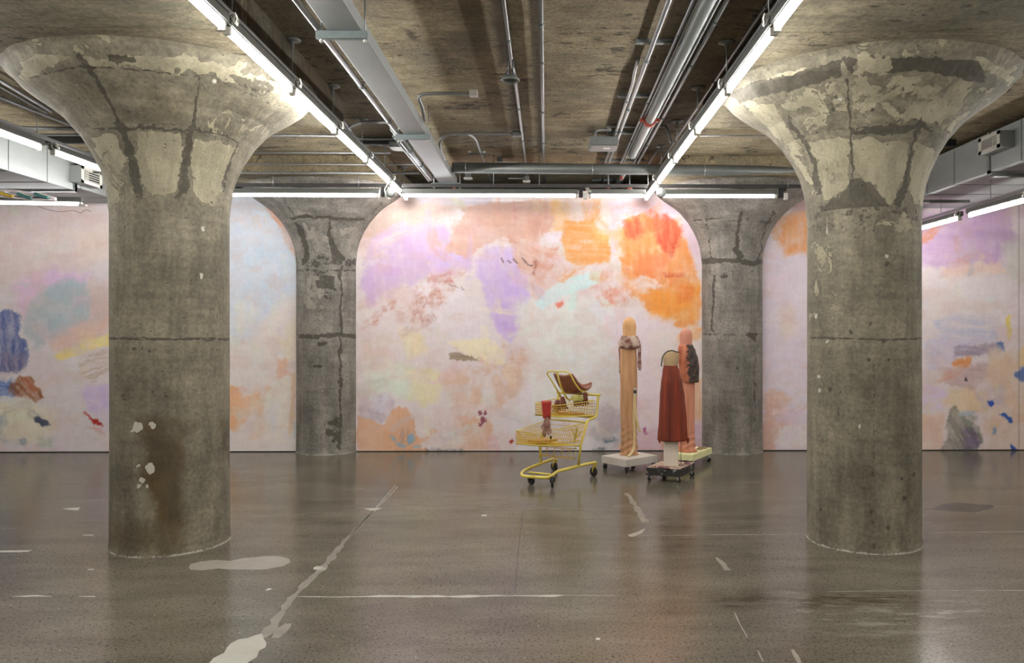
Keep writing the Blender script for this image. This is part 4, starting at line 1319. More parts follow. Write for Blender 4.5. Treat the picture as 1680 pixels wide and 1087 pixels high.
def rail(p0, p1, label, mat='galv', w=.04, h=.022):
    a, b_ = Vector(p0), Vector(p1)
    m = MB()
    lo = (min(a.x, b_.x) - (w / 2 if abs(a.x - b_.x) < 1e-6 else 0), min(a.y, b_.y) - (w / 2 if abs(a.y - b_.y) < 1e-6 else 0), a.z)
    hi = (max(a.x, b_.x) + (w / 2 if abs(a.x - b_.x) < 1e-6 else 0), max(a.y, b_.y) + (w / 2 if abs(a.y - b_.y) < 1e-6 else 0), a.z + h)
    m.box(lo, hi)
    o = m.build('hanging_rail', M[mat])
    tag(o, label, 'rail')
    return o


def pendant(x, y, ztop, zbot, label, group, disc=True, r=.0045):
    t = empty('hanging_rod', (x, y, ztop))
    tag(t, label, 'rod', group)
    MB().tube([(x, y, zbot), (x, y, ztop)], r, 8).build('rod', M['galv'], t)
    if disc:
        MB().lathe([(.0, .0), (.058, -.001), (.060, -.008), (.045, -.016), (.014, -.02), (.013, -.05), (.009, -.052), (.009, -.075), (0, -.076)], (x, y, ztop), 24).build('canopy_disc', M['galv_matt'], t)
    return t


fx0 = fixture(1.06, M['tube'], cord_side=1)
fx1 = fixture(1.06, M['tube'], cord_side=-1)
used = set()


def place_fixture(proto, x, y, z, label, group):
    o = proto if proto.name not in used else copy_tree(proto)
    used.add(proto.name)
    o.location = (x, y, z)
    tag(o, label, 'light', group)
    return o


for X, z, first, pitch, proto, where, grp in (
        (-1.80, ZL, 9.655, 1.155, fx0, 'row beside the left near column', 'strip lights of the row by the left near column'),
        (1.283, ZL, 9.625, 1.155, fx1, 'row beside the right near column', 'strip lights of the row by the right near column'),
        (-4.69, ZL, 9.30, 1.155, fx0, 'row before the left white duct', 'strip lights of the row by the left duct'),
        (4.76, 2.88, 9.61, 1.30, fx1, 'low row by the right duct', 'strip lights of the row by the right duct')):
    y = first
    n = 0
    while y > -3.0:
        if X == -4.69 and n in (1,):
            y = 8.14
        if X == -4.69 and n == 2:
            y = 6.865
        place_fixture(proto, X, y, z, '%s strip light from the mural in the %s' % (ORD[n], where), grp)
        y -= pitch
        n += 1
    rail((X, -3.3, z + .098), (X, first + .62, z + .098), 'long grey rail over the light %s' % where)
    y = 10.02 if abs(X) < 2 else 9.5
    n = 0
    while y > -3.0:
        if X == 4.76:
            zt = 3.65
        else:
            zt = CEIL
        # on the outer rows the rods run down from the slab without a disc
        pendant(X, y, zt, z + .13, '%s thin ceiling rod from the mural over the %s' % (ORD[n], where), 'hanging rods over the ' + where, disc=abs(X) < 2)
        y = 8.84 if n == 0 and abs(X) < 2 else y - 1.07
        n += 1

# cross row in front of the painted wall
YX, ZX = 9.5, 3.2
for x0, x1, lab in ((330, 620, 'long cool white strip light crossing above the left far column'), (660, 946, 'longest cool white strip light crossing above the middle of the mural'),
                    (968, 1056, 'short cool white strip light above the orange part of the mural'), (1086, 1272, 'cool white strip light crossing above the right far column')):
    a, b_ = at(x0, 321, Y=YX), at(x1, 321, Y=YX)
    t = fixture(b_.x - a.x - .03, M['tube_cool'], 'x')
    t.location = ((a.x + b_.x) / 2, YX, ZX)
    tag(t, lab, 'light', 'cool strip lights along the mural')
a, b_ = at(-150, 331, Y=YX), at(131, 336, Y=YX)
t = fixture(b_.x - a.x, M['tube_cool'], 'x')
t.location = ((a.x + b_.x) / 2, YX, 3.105)
t.rotation_euler = (0, math.radians(.9), 0)
tag(t, 'cool white strip light low under the left duct, ending at the left near column', 'light', 'cool strip lights along the mural')
for x0, x1, zz, lab in ((-5.2, -1.86, 3.30, 'dark thin rail over the cool strip lights, left of the first light row'), (-1.73, 1.21, 3.30, 'dark thin rail over the cool strip lights, between the two light rows'),
                        (1.35, 4.2, 3.30, 'dark thin rail over the cool strip lights, right of the second light row')):
    rail((x0, 9.5, zz), (x1, 9.5, zz), lab, 'dark_steel', .035, .04)
for k, (x, y0, lab) in enumerate(((449, 288, 'thin drop rod left of the far left column top'), (589, 288, 'thin drop rod right of the far left column top'), (811, 296, 'thin drop rod over the mural left of its middle'),
                                  (885, 296, 'thin drop rod over the mural near its middle'), (1061, 293, 'thin drop rod beside the crossing of the right light row'), (1217, 250, 'short rod holding the round duct near its right end'), (1292, 296, 'thin drop rod at the right end of the cool strip lights'))):
    p = at(x, 305, Y=9.46)
    cap_z = CEIL if x in (811, 885, 1061, 1217) else DROP
    if x == 1217:
        pendant(p.x, at(1217, 280, Y=9.36).y, CEIL, 3.52, lab, 'thin drop rods of the cool strip lights', disc=False, r=.004)
        continue
    pendant(p.x, 9.33 if cap_z == CEIL else 9.44, cap_z, 3.30, lab, 'thin drop rods of the cool strip lights', disc=False, r=.004)

# sensors in the gaps of the cross row
for x, lab in ((633, 'small white motion sensor beside the left light crossing'), (957, 'small black and white sensor in the gap over the mural'), (1285, 'small white sensor at the right end of the cool strip lights')):
    p = at(x, 322, Y=9.5)
    t = empty('motion_sensor', (p.x, 9.5, 3.3))
    tag(t, lab, 'sensor', 'sensors on the cross rail')
    MB().bbox((p.x - .05, 9.47, 3.26), (p.x + .03, 9.53, 3.30), .004).build('bracket', M['black'], t)
    MB().bbox((p.x + .0, 9.455, 3.155), (p.x + .045, 9.505, 3.235), .008).build('sensor_head', M['white'], t)
    MB().bbox((p.x - .055, 9.47, 3.18), (p.x - .006, 9.52, 3.265), .006).build('sensor_base', M['black'], t)
for x, lab in ((641, 'round grey junction can at the left light crossing'), (1085, 'round grey junction can at the right light crossing')):
    p = at(x, 316, Y=9.38)
    t = empty('junction_can', (p.x, 9.38, 3.3))
    tag(t, lab, 'junction box', 'junction cans at the light crossings')
    MB().lathe([(0, -.03), (.05, -.03), (.058, -.02), (.058, .02), (.05, .026), (0, .026)], (p.x, 9.38, p.z), 24, axis='y').build('can', M['galv_matt'], t)
    MB().tube(catmull([(p.x - .05, 9.36, p.z - .03), (p.x - .065, 9.34, p.z + .03), (p.x - .04, 9.36, p.z + .09), (p.x - .045, 9.4, p.z + .16)]), .005, 6).build('cord', M['white'], t)

# ------------------------------------------------------------------ conduits, ducts and trays
ZC = 3.605


def conduit(pts, r, label, cps=(), mat='galv', clips=True, group=None):
    o = MB().tube(pts, r, 10).build('conduit', M[mat], None, loc=tuple(pts[0]))
    tag(o, label, 'conduit', group)
    a, b_ = Vector(pts[0]), Vector(pts[-1])
    for y in cps:
        # coupling around the run at room depth y
        for p, q in zip(pts, pts[1:]):
            p, q = Vector(p), Vector(q)
            if min(p.y, q.y) <= y <= max(p.y, q.y) and abs(p.y - q.y) > 1e-4:
                c = p.lerp(q, (y - p.y) / (q.y - p.y))
                d = (q - p).normalized() * .022
                cp = MB().tube([c - d, c + d], r * 1.35, 10)
                cp = cp.build('coupling', M['strut'], None, loc=tuple(c))
                cp.parent = o
                cp.location = c - o.location
                break
    return o


def xz(px_, py_, z):
    return at(px_, py_, Z=z).x


XA, XB = xz(825.8, 0, ZC), xz(889, 100, ZC)
conduit([(XA, 2.0, ZC), (XA, 5.97, ZC), (XA + .01, 6.2, ZC), (XA + .012, 9.4, ZC), (XA + .012, 12.6, ZC)], .013, 'steel conduit on the ceiling carrying the round dish, left of the straight one', (5.5, 7.2, 8.4))
conduit([(XB, 2.0, ZC), (XB, 12.6, ZC)], .014, 'straight steel conduit running down the middle of the ceiling', (5.2, 5.95, 7.3, 8.5))
for (x, y, r, lab, cps, y0, y1) in (
        (1098, 0, .016, 'steel conduit left of the grey pipe bundle, reaching the junction box', (5.9, 7.2, 8.0), 2, 11.0),
        (1138, 0, .011, 'thin steel conduit hugging the left side of the thick grey pipe', (5.4, 7.0, 8.4), 2, 11.4),
        (1146, 0, .009, 'very thin steel conduit beside the left side of the thick grey pipe', (5.8, 7.6), 2, 11.4),
        (1175, 10, .010, 'thin steel conduit right beside the thick grey pipe', (5.3, 6.1, 7.7), 2, 11.2),
        (1192, 2, .015, 'steel conduit at the right edge of the pipe bundle', (5.15, 6.0, 7.5, 8.6), 2, 11.2),
        (1263.7, 0, .012, 'steel conduit on the ceiling close to the right light row', (4.9, 6.4, 8.4), 2, 9.9)):
    X = xz(x, y, ZC)
    conduit([(X, y0, ZC), (X, y1, ZC)], r, lab, cps)
X = xz(1030, 160, ZC)
conduit(catmull([(X - .012, 5.98, 3.636), (X - .012, 6.25, 3.61), (X + .0, 6.6, ZC), (X, 8.2, ZC), (X, 9.9, ZC)], 4), .013, 'short steel conduit with a bent start beside the dark strut', (6.95, 8.0))
X = xz(1076, 250, ZC)
conduit([(X, 8.9, ZC), (X, 10.6, ZC)], .011, 'short bright conduit between the pipe bundle and the right light row', ())
# thick grey pipe with couplings
XF = xz(1159, 9, 3.565)
t = empty('sprinkler_pipe', (XF, 6, 3.565))
tag(t, 'thick grey sprinkler pipe in the conduit bundle with orange red couplings', 'pipe')
MB().tube([(XF, 2, 3.565), (XF, 8.95, 3.565), (XF, 9.02, 3.59), (XF, 9.06, 3.64)], .043, 20).build('pipe', M['galv_matt'], t)
for y, mt in ((7.45, 'red'),):
    m = MB().lathe([(.05, -.03), (.062, -.028), (.062, .028), (.05, .03)], (XF, y, 3.565), 20, axis='y')
    for s in (-1, 1):
        m.bbox((XF + s * .075 - .018, y - .02, 3.55), (XF + s * .075 + .018, y + .02, 3.58), .004)
    m.build('coupling', M['red'], t)
m = MB().tube([(XF, 9.75, 3.565), (XF, 11.2, 3.565)], .032, 14)
o = m.build('sprinkler_pipe', M['galv'])
tag(o, 'bright short sprinkler pipe beyond the round duct', 'pipe')
for x, y, lab in ((1019, 292, 'dark red pipe clamp just below the round duct'), (998, 307, 'small red coupling left above the cool strip lights'), (1033, 307.5, 'larger orange red coupling above the cool strip lights'), (745, 308, 'small red coupling at the end of the flat tray')):
    p = at(x, y, Y=10.0)
    big = 'larger' in lab
    m = MB().lathe([(0, -.03), (.022, -.03), (.03, -.02), (.03, .02), (.022, .03), (0, .03)] if big else [(0, -.02), (.014, -.02), (.02, -.012), (.02, .012), (.014, .02), (0, .02)], p, 14, axis='x')
    m.tube([(p.x, p.y, p.z + .01), (p.x, p.y, CEIL + .001)], .007, 8, mi=1)
    tag(m.build('pipe_coupling', [M['red'], M['galv_matt']]), lab, 'pipe coupling', 'red couplings near the mural lights')

# struts pressed against the ceiling under the pipe bundle
for x0, x1, y, lab in ((1043, 1125, 71, 'nearest dark steel strut across the pipe bundle'), (1014, 1080, 159, 'second dark steel strut across the pipe bundle'), (996, 1050, 219, 'third dark steel strut, above the junction box'), (984, 1040, 264, 'fourth dark steel strut, just above the round duct'), (972, 1012, 297, 'farthest pale steel strut, below the round duct')):
    a, b_ = at(x0, y, Z=3.625), at(x1, y, Z=3.625)
    tag(MB().box((a.x, a.y - .02, 3.622), (b_.x + .12, a.y + .02, 3.652)).build('strut', M['strut']), lab, 'strut', 'struts across the pipe bundle')

# junction box with its elbow
a, b_ = at(968, 237, Z=3.5), at(1015, 237, Z=3.5)
t = empty('junction_box', (a.x, a.y, 3.5))
tag(t, 'flat grey junction box with a white sticker left of the pipe bundle', 'junction box')
MB().bbox((a.x, a.y, 3.5), (b_.x, a.y + .3, 3.585), .006).build('box_body', M['galv_matt'], t)
MB().bbox((a.x + .01, a.y + .01, 3.492), (b_.x - .01, a.y + .29, 3.501), .003).build('cover', M['housing'], t)
MB().cbox((a.x + .18, a.y + .13, 3.491), (.07, .05, .003)).build('sticker', M['white'], t)
e = at(981, 232, Z=3.58)
pts = catmull([(a.x + .06, a.y + .03, 3.56), (a.x + .06, a.y - .02, 3.62), (a.x + .1, a.y - .16, 3.61), (a.x + .2, a.y - .2, 3.6), (.62, a.y - .2, 3.632), (.85, a.y - .2, 3.634), (1.12, a.y - .22, 3.632), (1.19, a.y - .3, 3.60), (1.22, a.y - .4, 3.42)], 5)
conduit(pts, .011, 'thin conduit curving from the junction box over the pipe bundle to the right light row')

# round spiral duct
a, b_ = at(744, 275, Y=9.2), at(1400, 281, Y=9.42)
t = empty('round_duct', tuple(a))
tag(t, 'round galvanised duct running crosswise below the ceiling', 'duct')
MB().tube([a, b_], .0625, 28).build('duct_tube', M['galv_matt'], t)
MB().tube([a - Vector((.012, 0, 0)), a + Vector((.002, 0, 0))], .0605, 28).build('end_cap', M['dark_steel'], t)
for q in (.03, .34, .62, .98):
    c_ = a.lerp(b_, q)
    MB().tube([c_ - Vector((.006, 0, 0)), c_ + Vector((.006, 0, 0))], .0645, 28).build('duct_collar', M['galv'], t)
# twin-head emergency light behind the duct end
p = at(786, 262, Y=9.4)
t = empty('emergency_light', (p.x, 9.15, p.z))
tag(t, 'twin headed emergency light above the left end of the round duct', 'light')
MB().tube(catmull([(p.x - .12, 9.15, p.z - .01), (p.x - .07, 9.15, p.z + .015), (p.x, 9.15, p.z + .02), (p.x + .09, 9.15, p.z + .015), (p.x + .1, 9.15, p.z - .01)]), .009, 8).build('bracket', M['galv_matt'], t)
for s, n in ((-.09, 'a'), (.075, 'b')):
    MB().bbox((p.x + s - .015, 9.12, p.z + .02), (p.x + s + .018, 9.16, p.z + .065), .006).build('lamp_head', M['white'], t)
# white fitting
a, b_ = at(813, 264, Y=9.45), at(849, 259, Y=9.45)
t = empty('ceiling_fitting', (a.x, 9.25, 3.6))
tag(t, 'small white curved fitting on the ceiling just above the round duct', 'light')
rg = []
for i in range(7):
    u = i / 6
    zz = 3.535 - .012 * math.sin(math.pi * u)
    x = a.x + (b_.x - a.x) * u
    rg.append([(x, 9.4, zz), (x, 9.54, zz), (x, 9.54, 3.585), (x, 9.4, 3.585)])
MB().loft(rg, smooth=False).build('fitting_body', M['white'], t)
MB().bbox((a.x + .02, 9.44, 3.585), (a.x + .08, 9.50, 3.65), .004).build('mount', M['housing'], t)
# small boxes under the duct
for x0, x1, y0, y1, lab in ((761, 775, 287, 296, 'small grey box with a white base under the round duct'), (858, 870, 292, 301, 'sprinkler head below the round duct near the middle')):
    p = at((x0 + x1) / 2, (y0 + y1) / 2, Y=10.3)
    w = (x1 - x0) / FOC * 10.3
    t = empty('ceiling_box' if x0 == 761 else 'ceiling_sprinkler', tuple(p))
    tag(t, lab, 'box' if x0 == 761 else 'sprinkler')
    MB().bbox((p.x - w / 3, 10.27, p.z), (p.x + w / 3, 10.33, p.z + .06), .004).build('body', M['galv_matt'], t)
    MB().bbox((p.x - w / 2, 10.25, p.z - .02), (p.x + w / 2, 10.35, p.z), .004).build('base', M['white'], t)
    if x0 == 858:
        MB().tube([(p.x - .24, 10.3, p.z + .03), (p.x, 10.3, p.z + .03)], .008, 8).build('feed_pipe', M['galv'], t)

# elbow conduits beside the flat tray
p0 = at(770, 153.5, Z=3.6)
XR_ = xz(594, 51, 3.385)
pc = at(700, 154, Z=3.6)
conduit(catmull([(max(pc.x - .1, XR_ + .04), p0.y + .2, 3.42), (max(pc.x - .1, XR_ + .04), p0.y + .06, 3.5), (pc.x - .06, p0.y, 3.575), (pc.x + .04, p0.y, 3.6), (pc.x + .2, p0.y, 3.6), (p0.x, p0.y, 3.6)], 5), .015, 'bent conduit rising from the flat tray to the white ceiling box')
tag(MB().bbox((p0.x, p0.y - .035, 3.575), (p0.x + .07, p0.y + .035, 3.625), .004).build('junction_box', M['white']), 'small white junction box at the end of the bent conduit', 'junction box')
p1 = at(841, 219, Z=3.6)
pc = at(745, 219, Z=3.6)
conduit(catmull([(pc.x - .16, p1.y + .5, 3.44), (pc.x - .16, p1.y + .12, 3.5), (pc.x - .12, p1.y + .02, 3.56), (pc.x - .02, p1.y, 3.595), (pc.x + .1, p1.y, 3.6), (p1.x, p1.y, 3.6)], 5), .014, 'second bent conduit rising from the flat tray, farther from the camera')
tag(MB().bbox((p1.x, p1.y - .04, 3.57), (p1.x + .09, p1.y + .04, 3.625), .004).build('junction_box', M['galv_matt']), 'small grey junction box beside the dish conduit', 'junction box')
pb = at(770, 221, Z=3.6)
conduit(catmull([(pb.x - .12, pb.y, 3.598), (pb.x, pb.y, 3.598), (pb.x + .05, pb.y + .2, 3.6), (pb.x + .05, pb.y + .6, 3.6), (pb.x + .05, 9.4, 3.6), (pb.x + .05, 12.4, 3.6)], 5), .013, 'conduit branching off the second bent conduit and running to the round duct', (9.0,))

# dish on conduit A
c_ = at(837.5, 131, Z=3.44)
t = empty('ceiling_dish', tuple(c_))
tag(t, 'round upside down dish hanging on the ceiling conduit', 'ceiling dish')
MB().lathe([(.0, .032), (.028, .034), (.05, .026), (.058, .012), (.06, .004), (.068, .002), (.070, -.004), (.064, -.010), (.058, -.006), (.05, .008), (.0, .016)], c_, 28).build('dish', M['galv_matt'], t)
for s in (-1, 1):
    MB().tube([(c_.x + s * .022, c_.y, c_.z + .03), (c_.x + s * .018, c_.y, c_.z + .15)], .008, 8).build('hanger', M['galv'], t)
m = MB()
for i in range(7):
    a_ = i * math.pi / 3.5
    m.tube([(c_.x + .045 * math.cos(a_), c_.y + .045 * math.sin(a_), c_.z + .02), (c_.x + .018 * math.cos(a_), c_.y + .018 * math.sin(a_), c_.z + .075)], .004, 5)
m.build('fins', M['dark_steel'], t)

# flat tray on trapeze hangers
XL, XR = xz(548.4, 65.6, 3.385), xz(594, 51, 3.385)
t = empty('flat_duct', ((XL + XR) / 2, 6, 3.385))
tag(t, 'flat grey rectangular duct hung on cross bars, running to the mural', 'duct')
MB().bbox((XL, 2.0, 3.385), (XR, 9.78, 3.47), .006).build('duct_body', M['duct'], t)
for k in range(14):
    y = 2.6 + k * .55
for x0, x1, y, lab in ((519, 602, 58, 'nearest cross bar holding the flat duct, with its two rods'), (649, 705, 225, 'middle cross bar holding the flat duct, with its two rods'), (708, 756, 303, 'farthest cross bar holding the flat duct, with its two rods')):
    a, b_ = at(x0, y, Z=3.36), at(x1, y, Z=3.36)
    t = empty('trapeze_hanger', ((a.x + b_.x) / 2, a.y, 3.36))
    tag(t, lab, 'hanger', 'trapeze hangers of the flat duct')
    MB().bbox((a.x, a.y - .022, 3.338), (b_.x, a.y + .022, 3.384), .004).build('cross_bar', M['strut'], t)
    for x in (a.x + .03, b_.x - .012):
        MB().tube([(x, a.y - .0, 3.315), (x, a.y - .0, CEIL)], .005, 8).build('rod', M['galv'], t)
        MB().lathe([(0, -.012), (.012, -.01), (.012, .0), (0, .002)], (x, a.y, 3.333), 8).build('nut', M['white'], t)
XK = xz(485.7, 0, 3.405)
conduit([(XK, 2, 3.405), (XK, 7.55, 3.405)], .018, 'thick conduit along the left edge of the flat duct', (4.9, 5.9, 6.9))
XK2 = xz(671, 245, 3.45)
conduit([(XK2, 7.3, 3.45), (XK2, 9.75, 3.45)], .028, 'bright thick conduit beside the far end of the flat duct', (8.2, 8.9))
conduit([(XK2 - .05, 7.6, 3.45), (XK2 - .05, 9.9, 3.45)], .012, 'thin conduit beside the bright thick one at the far end', ())
a, b_ = at(638, 241, Z=3.5), at(673, 243, Z=3.5)
tag(MB().bbox((a.x, a.y, 3.5), (b_.x, a.y + .2, 3.56), .006).build('junction_box', M['housing']), 'bright flat box left of the flat duct near its far cross bar', 'junction box')
# conduit from a box beside the left row
p = at(513, 150, Z=3.58)
t = tag(MB().bbox((p.x - .05, p.y - .05, 3.56), (p.x + .045, p.y + .05, 3.645), .008).build('junction_box', M['galv_matt']), 'grey junction box beside the left light row at the start of a slanting conduit', 'junction box')
pts = [at(525, 155, Z=3.6), at(545, 178, Z=3.6), at(571, 207, Z=3.6), at(578, 219, Z=3.6), at(588, 227, Z=3.6), at(615, 228, Z=3.6), at(650, 228, Z=3.6)]
conduit(catmull(pts, 4), .012, 'slanting conduit from the grey box, bending towards the flat duct', ())
pts = [at(460, 200, Z=3.6), at(520, 201, Z=3.6), at(566, 208, Z=3.6), at(590, 202, Z=3.6), at(610, 200, Z=3.6), at(642, 200, Z=3.6)]
pts[0].x = -3.6
conduit(catmull(pts, 5), .016, 'nearest crosswise conduit behind the left near column top', ())
for y, x0, x1, r, lab in ((222, 380, 552, .012, 'second crosswise conduit behind the left near column top'), (250, 380, 640, .011, 'third crosswise conduit behind the left near column top'), (269, 380, 700, .009, 'fourth crosswise conduit, just nearer than the clamped one'),
                          (283, 380, 706, .013, 'bright crosswise conduit with clamps nearest the mural')):
    zc_ = {269: 3.518, 283: 3.436}.get(y, ZC)
    a, b_ = at(x0, y, Z=zc_), at(x1, y, Z=zc_)
    b_.x = min(b_.x, -1.5)
    conduit([(-5.3, a.y, zc_), (b_.x, a.y, zc_)], r, lab, ())
a = at(300, 205, Z=3.6)
# black slot pipes
for x0, x1, lab in ((-5.36, -3.85, 'black pipe across the ceiling, left of the near left column'), (-2.02, XL - .02, 'black pipe across the ceiling ending at the flat duct'), (3.42, 4.42, 'black pipe across the ceiling behind the right near column')):
    y = at(620, 232, Z=3.61).y
    tag(MB().bbox((x0, y - .03, 3.575), (x1, y + .03, 3.645), .008).build('black_pipe', M['black']), lab, 'pipe', 'black pipes across the ceiling')
# pipes at far left, running towards the column
for (pa, pb_, r, lab) in (((0, 132), (66, 172), .014, 'upper slanting conduit at the far left, passing behind the near column top'), ((0, 142), (60, 176), .010, 'thin slanting conduit just below the upper one at the far left'), ((0, 160), (110, 203), .013, 'lower slanting conduit at the far left of the ceiling')):
    a, b_ = at(*pa, Z=3.6), at(*pb_, Z=3.6)
    d = (b_ - a)
    conduit([tuple(a - d * 1.6), tuple(b_ + d * .3)], r, lab, ())
conduit([(-8.6, at(60, 203, Z=3.6).y, 3.626), (-5.6, at(60, 203, Z=3.6).y, 3.626), (-5.3, at(60, 203, Z=3.6).y + .12, 3.59), (-3.9, at(60, 203, Z=3.6).y + .2, 3.59)], .02, 'thick grey crosswise conduit at the far left', ())
conduit([(1.4, 7.62, 3.6), (3.7, 7.62, 3.6)], .02, 'grey crosswise conduit behind the right near column top', ())
conduit([(1.6, 8.25, 3.62), (2.4, 8.25, 3.62)], .008, 'short thin crosswise conduit behind the right near column top', ())

# ------------------------------------------------------------------ big side ducts
def side_duct(s, Xd, zb, lab, ya, yb, zb2, ystep, vents):
    t = empty('rectangular_duct', (Xd, ystep, zb))
    tag(t, lab, 'duct')
    w = 1.1
    x0, x1 = sorted((Xd, Xd + s * w))
    MB().bbox((x0, ya, zb), (x1, ystep, 3.6), .006).build('duct_section', M['duct'], t)
    x0b, x1b = sorted((Xd + s * .0, Xd + s * w))
    MB().bbox((x0b, ystep, zb2), (x1b, yb, 3.6), .006).build('duct_section', M['duct'], t)
    fl = MB()
    fl.box((x0 - .02, ystep - .02, zb - .02), (x1 + .02, ystep + .02, zb + .012))
    fl.box((Xd - s * .02 if s < 0 else Xd - .02, ystep - .02, zb - .02), (Xd + .02 if s < 0 else Xd + .0, ystep + .02, 3.6))
    fl.build('flange', M['galv'], t)
    sm = MB()
    y = ya + .3
    while y < yb:
        z0 = zb if y < ystep else zb2
        if abs(y - ystep) > .1:
            sm.box((Xd - (.004 if s > 0 else 0), y - .006, z0), (Xd + (0 if s > 0 else .004), y + .006, 3.6))
            sm.box((x0, y - .006, z0 - .004), (x1, y + .006, z0))
        y += .62
    sm.build('seam', M['galv_matt'], t)
    for (vy0, vy1, vz0, vz1, out) in vents:
        xi = Xd - s * out
        lo, hi = min(xi, Xd), max(xi, Xd)
        v = MB().bbox((lo, vy0, vz0), (hi, vy1, vz1), .006).build('vent_box', M['duct'], t)
        g = MB()
        xo = xi - s * .006
        f0, f1 = sorted((xi, xo))
        g.box((f0, vy0, vz0), (f1, vy1, vz0 + .035))
        g.box((f0, vy0, vz1 - .035), (f1, vy1, vz1))
        g.box((f0, vy0, vz0), (f1, vy0 + .05, vz1))
        g.box((f0, vy1 - .05, vz0), (f1, vy1, vz1))
        for k in range(5):
            zz = vz0 + .045 + k * (vz1 - vz0 - .09) / 4
            g.box((f0, vy0 + .05, zz - .004), (f1, vy1 - .05, zz + .004))
        for k in range(1, 8):
            yy = vy0 + .05 + k * (vy1 - vy0 - .1) / 24
            g.box((f0, yy - .0015, vz0 + .03), (f1, yy + .0015, vz1 - .03))
        gg = g.build('vent_grille', M['white'], None, loc=(xi, vy0, vz0))
        gg.parent = v
        gg.location = Vector((xi, vy0, vz0)) - Vector((Xd, ystep, zb))
        k_ = MB().box((min(xi - s * .001, xi), vy0 + .04, vz0 + .03), (max(xi - s * .001, xi), vy1 - .04, vz1 - .03)).build('vent_dark_sheet', M['black'], None, loc=(xi, vy0, vz0))  # black sheet on the closed box, painted as the vent's dark inside
        k_.parent = v
        k_.location = Vector((xi, vy0, vz0)) - Vector((Xd, ystep, zb))
    return t


def ycross(px_, Xd):
    """room depth where the plane x = Xd is seen at pixel column px_"""
    a = (px_ - PX0) / FOC
    d = (_F[0] + _R[0] * a, _F[1] + _R[1] * a)
    return Xd / d[0] * d[1]


XdL = at(0, 276, Z=3.20).x
XdR = at(1621, 283, Z=3.20).x
yl = ycross(122, XdL)
yl1, yl2 = ycross(133, XdL + .13), ycross(167, XdL + .13)
side_duct(-1, XdL, 3.20, 'big white rectangular duct at upper left with a small louvred vent', 2.2, 10.9, 3.24, yl, [(yl1, yl2, 3.275, 3.47, .13)])
yr = ycross(1624, XdR)
yr1, yr2 = ycross(1641, XdR - .14), ycross(1606, XdR - .14)
side_duct(1, XdR, 3.20, 'big grey rectangular duct at upper right with a small louvred vent', 2.2, 10.9, 3.20, yr, [(yr1, yr2, 3.355, 3.52, .14)])
# pale tray parts under the right duct
for (x0, x1, y, lab) in ((1628, 1700, 287, 'pale strip hanging at the lower edge of the right duct, nearest'), (1513, 1590, 330, 'pale strip below the right duct, farther back')):
    a, b_ = at(x0, y, Z=3.14), at(x1, y, Z=3.14)
    tag(MB().bbox((a.x, a.y - .03, 3.12), (b_.x, a.y + .03, 3.155), .006).build('hanging_strip', M['housing']), lab, 'strip', 'pale strips under the right duct')
# thin rail parallel to the right low row
# coloured bent strips above the far left cool light
P0 = at(-30, 300, Z=3.10)
t = empty('bent_strip_bundle', tuple(at(40, 320, Y=9.0)))
tag(t, 'bundle of curved white strips with yellow and teal inlays above the far left cool light', 'strips')
M['teal'] = simple('teal_plastic', (64, 118, 118), .4, 0, .1, 20)
M['ochre'] = simple('ochre_plastic', (204, 168, 56), .4, 0, .1, 20)
M['lilac'] = simple('lilac_plastic', (206, 196, 202), .4, 0, .08, 20)
m = MB()
pa = [at(x, y, Y=8.68) for x, y in ((-40, 318), (0, 322), (30, 325), (60, 327), (92, 328))]
m.tube(catmull(pa), .012, 8)
pa = [at(x, y, Y=8.72) for x, y in ((-40, 308), (-10, 311), (20, 313), (36, 315), (60, 318), (92, 326))]
m.tube(catmull(pa), .014, 8)
m.build('support_strip', M['lilac'], t)
for (q, mt) in ((((-16, 312), (0, 316), (12, 320), (22, 322)), 'ochre'), (((28, 317), (36, 320), (44, 323), (52, 324.5)), 'teal'), (((56, 317.5), (64, 320), (72, 322.5), (80, 324)), 'teal')):
    m = MB().tube(catmull([at(x, y, Y=8.66) for x, y in q]), [.006] + [.018] * 16 + [.02, .006], 8)
    m.build('inlay', M[mt], t)
    m = MB().tube(catmull([at(x + 2, y - 2.4, Y=8.64) for x, y in q]), .006, 6)
    m.build('white_edge', M['white'], t)
for (x, y, lab) in ((26, 314, 'small white clip on the bent strips at the far left'), (134, 337, 'small white clip at the right end of the far left cool light')):
    p = at(x, y, Y=9.5 if x > 100 else 8.73)
    tag(MB().bbox((p.x - .03, p.y - .02, p.z - .01), (p.x + .06, p.y + .02, p.z + .012), .004).build('cable_clip', M['white']), lab, 'clip')
pa = [at(x, y, Y=9.45) for x, y in ((62, 338), (80, 344), (100, 347), (120, 345), (132, 349), (140, 344), (150, 347))]
tag(MB().tube(catmull(pa), .003, 5).build('thin_cable', M['dark_steel']), 'thin dark cable sagging under the far left cool light', 'cable')
# exhaust ceiling rods around the left outer row are part of that row

# ------------------------------------------------------------------ shopping cart
A0 = Vector((.057, 8.03, 0))
TT = Vector((.481, .572, 0))
CC = Vector((-.427, .323, 0))


def CP(t, c, z):
    return A0 + TT * t + CC * c + Vector((0, 0, z))


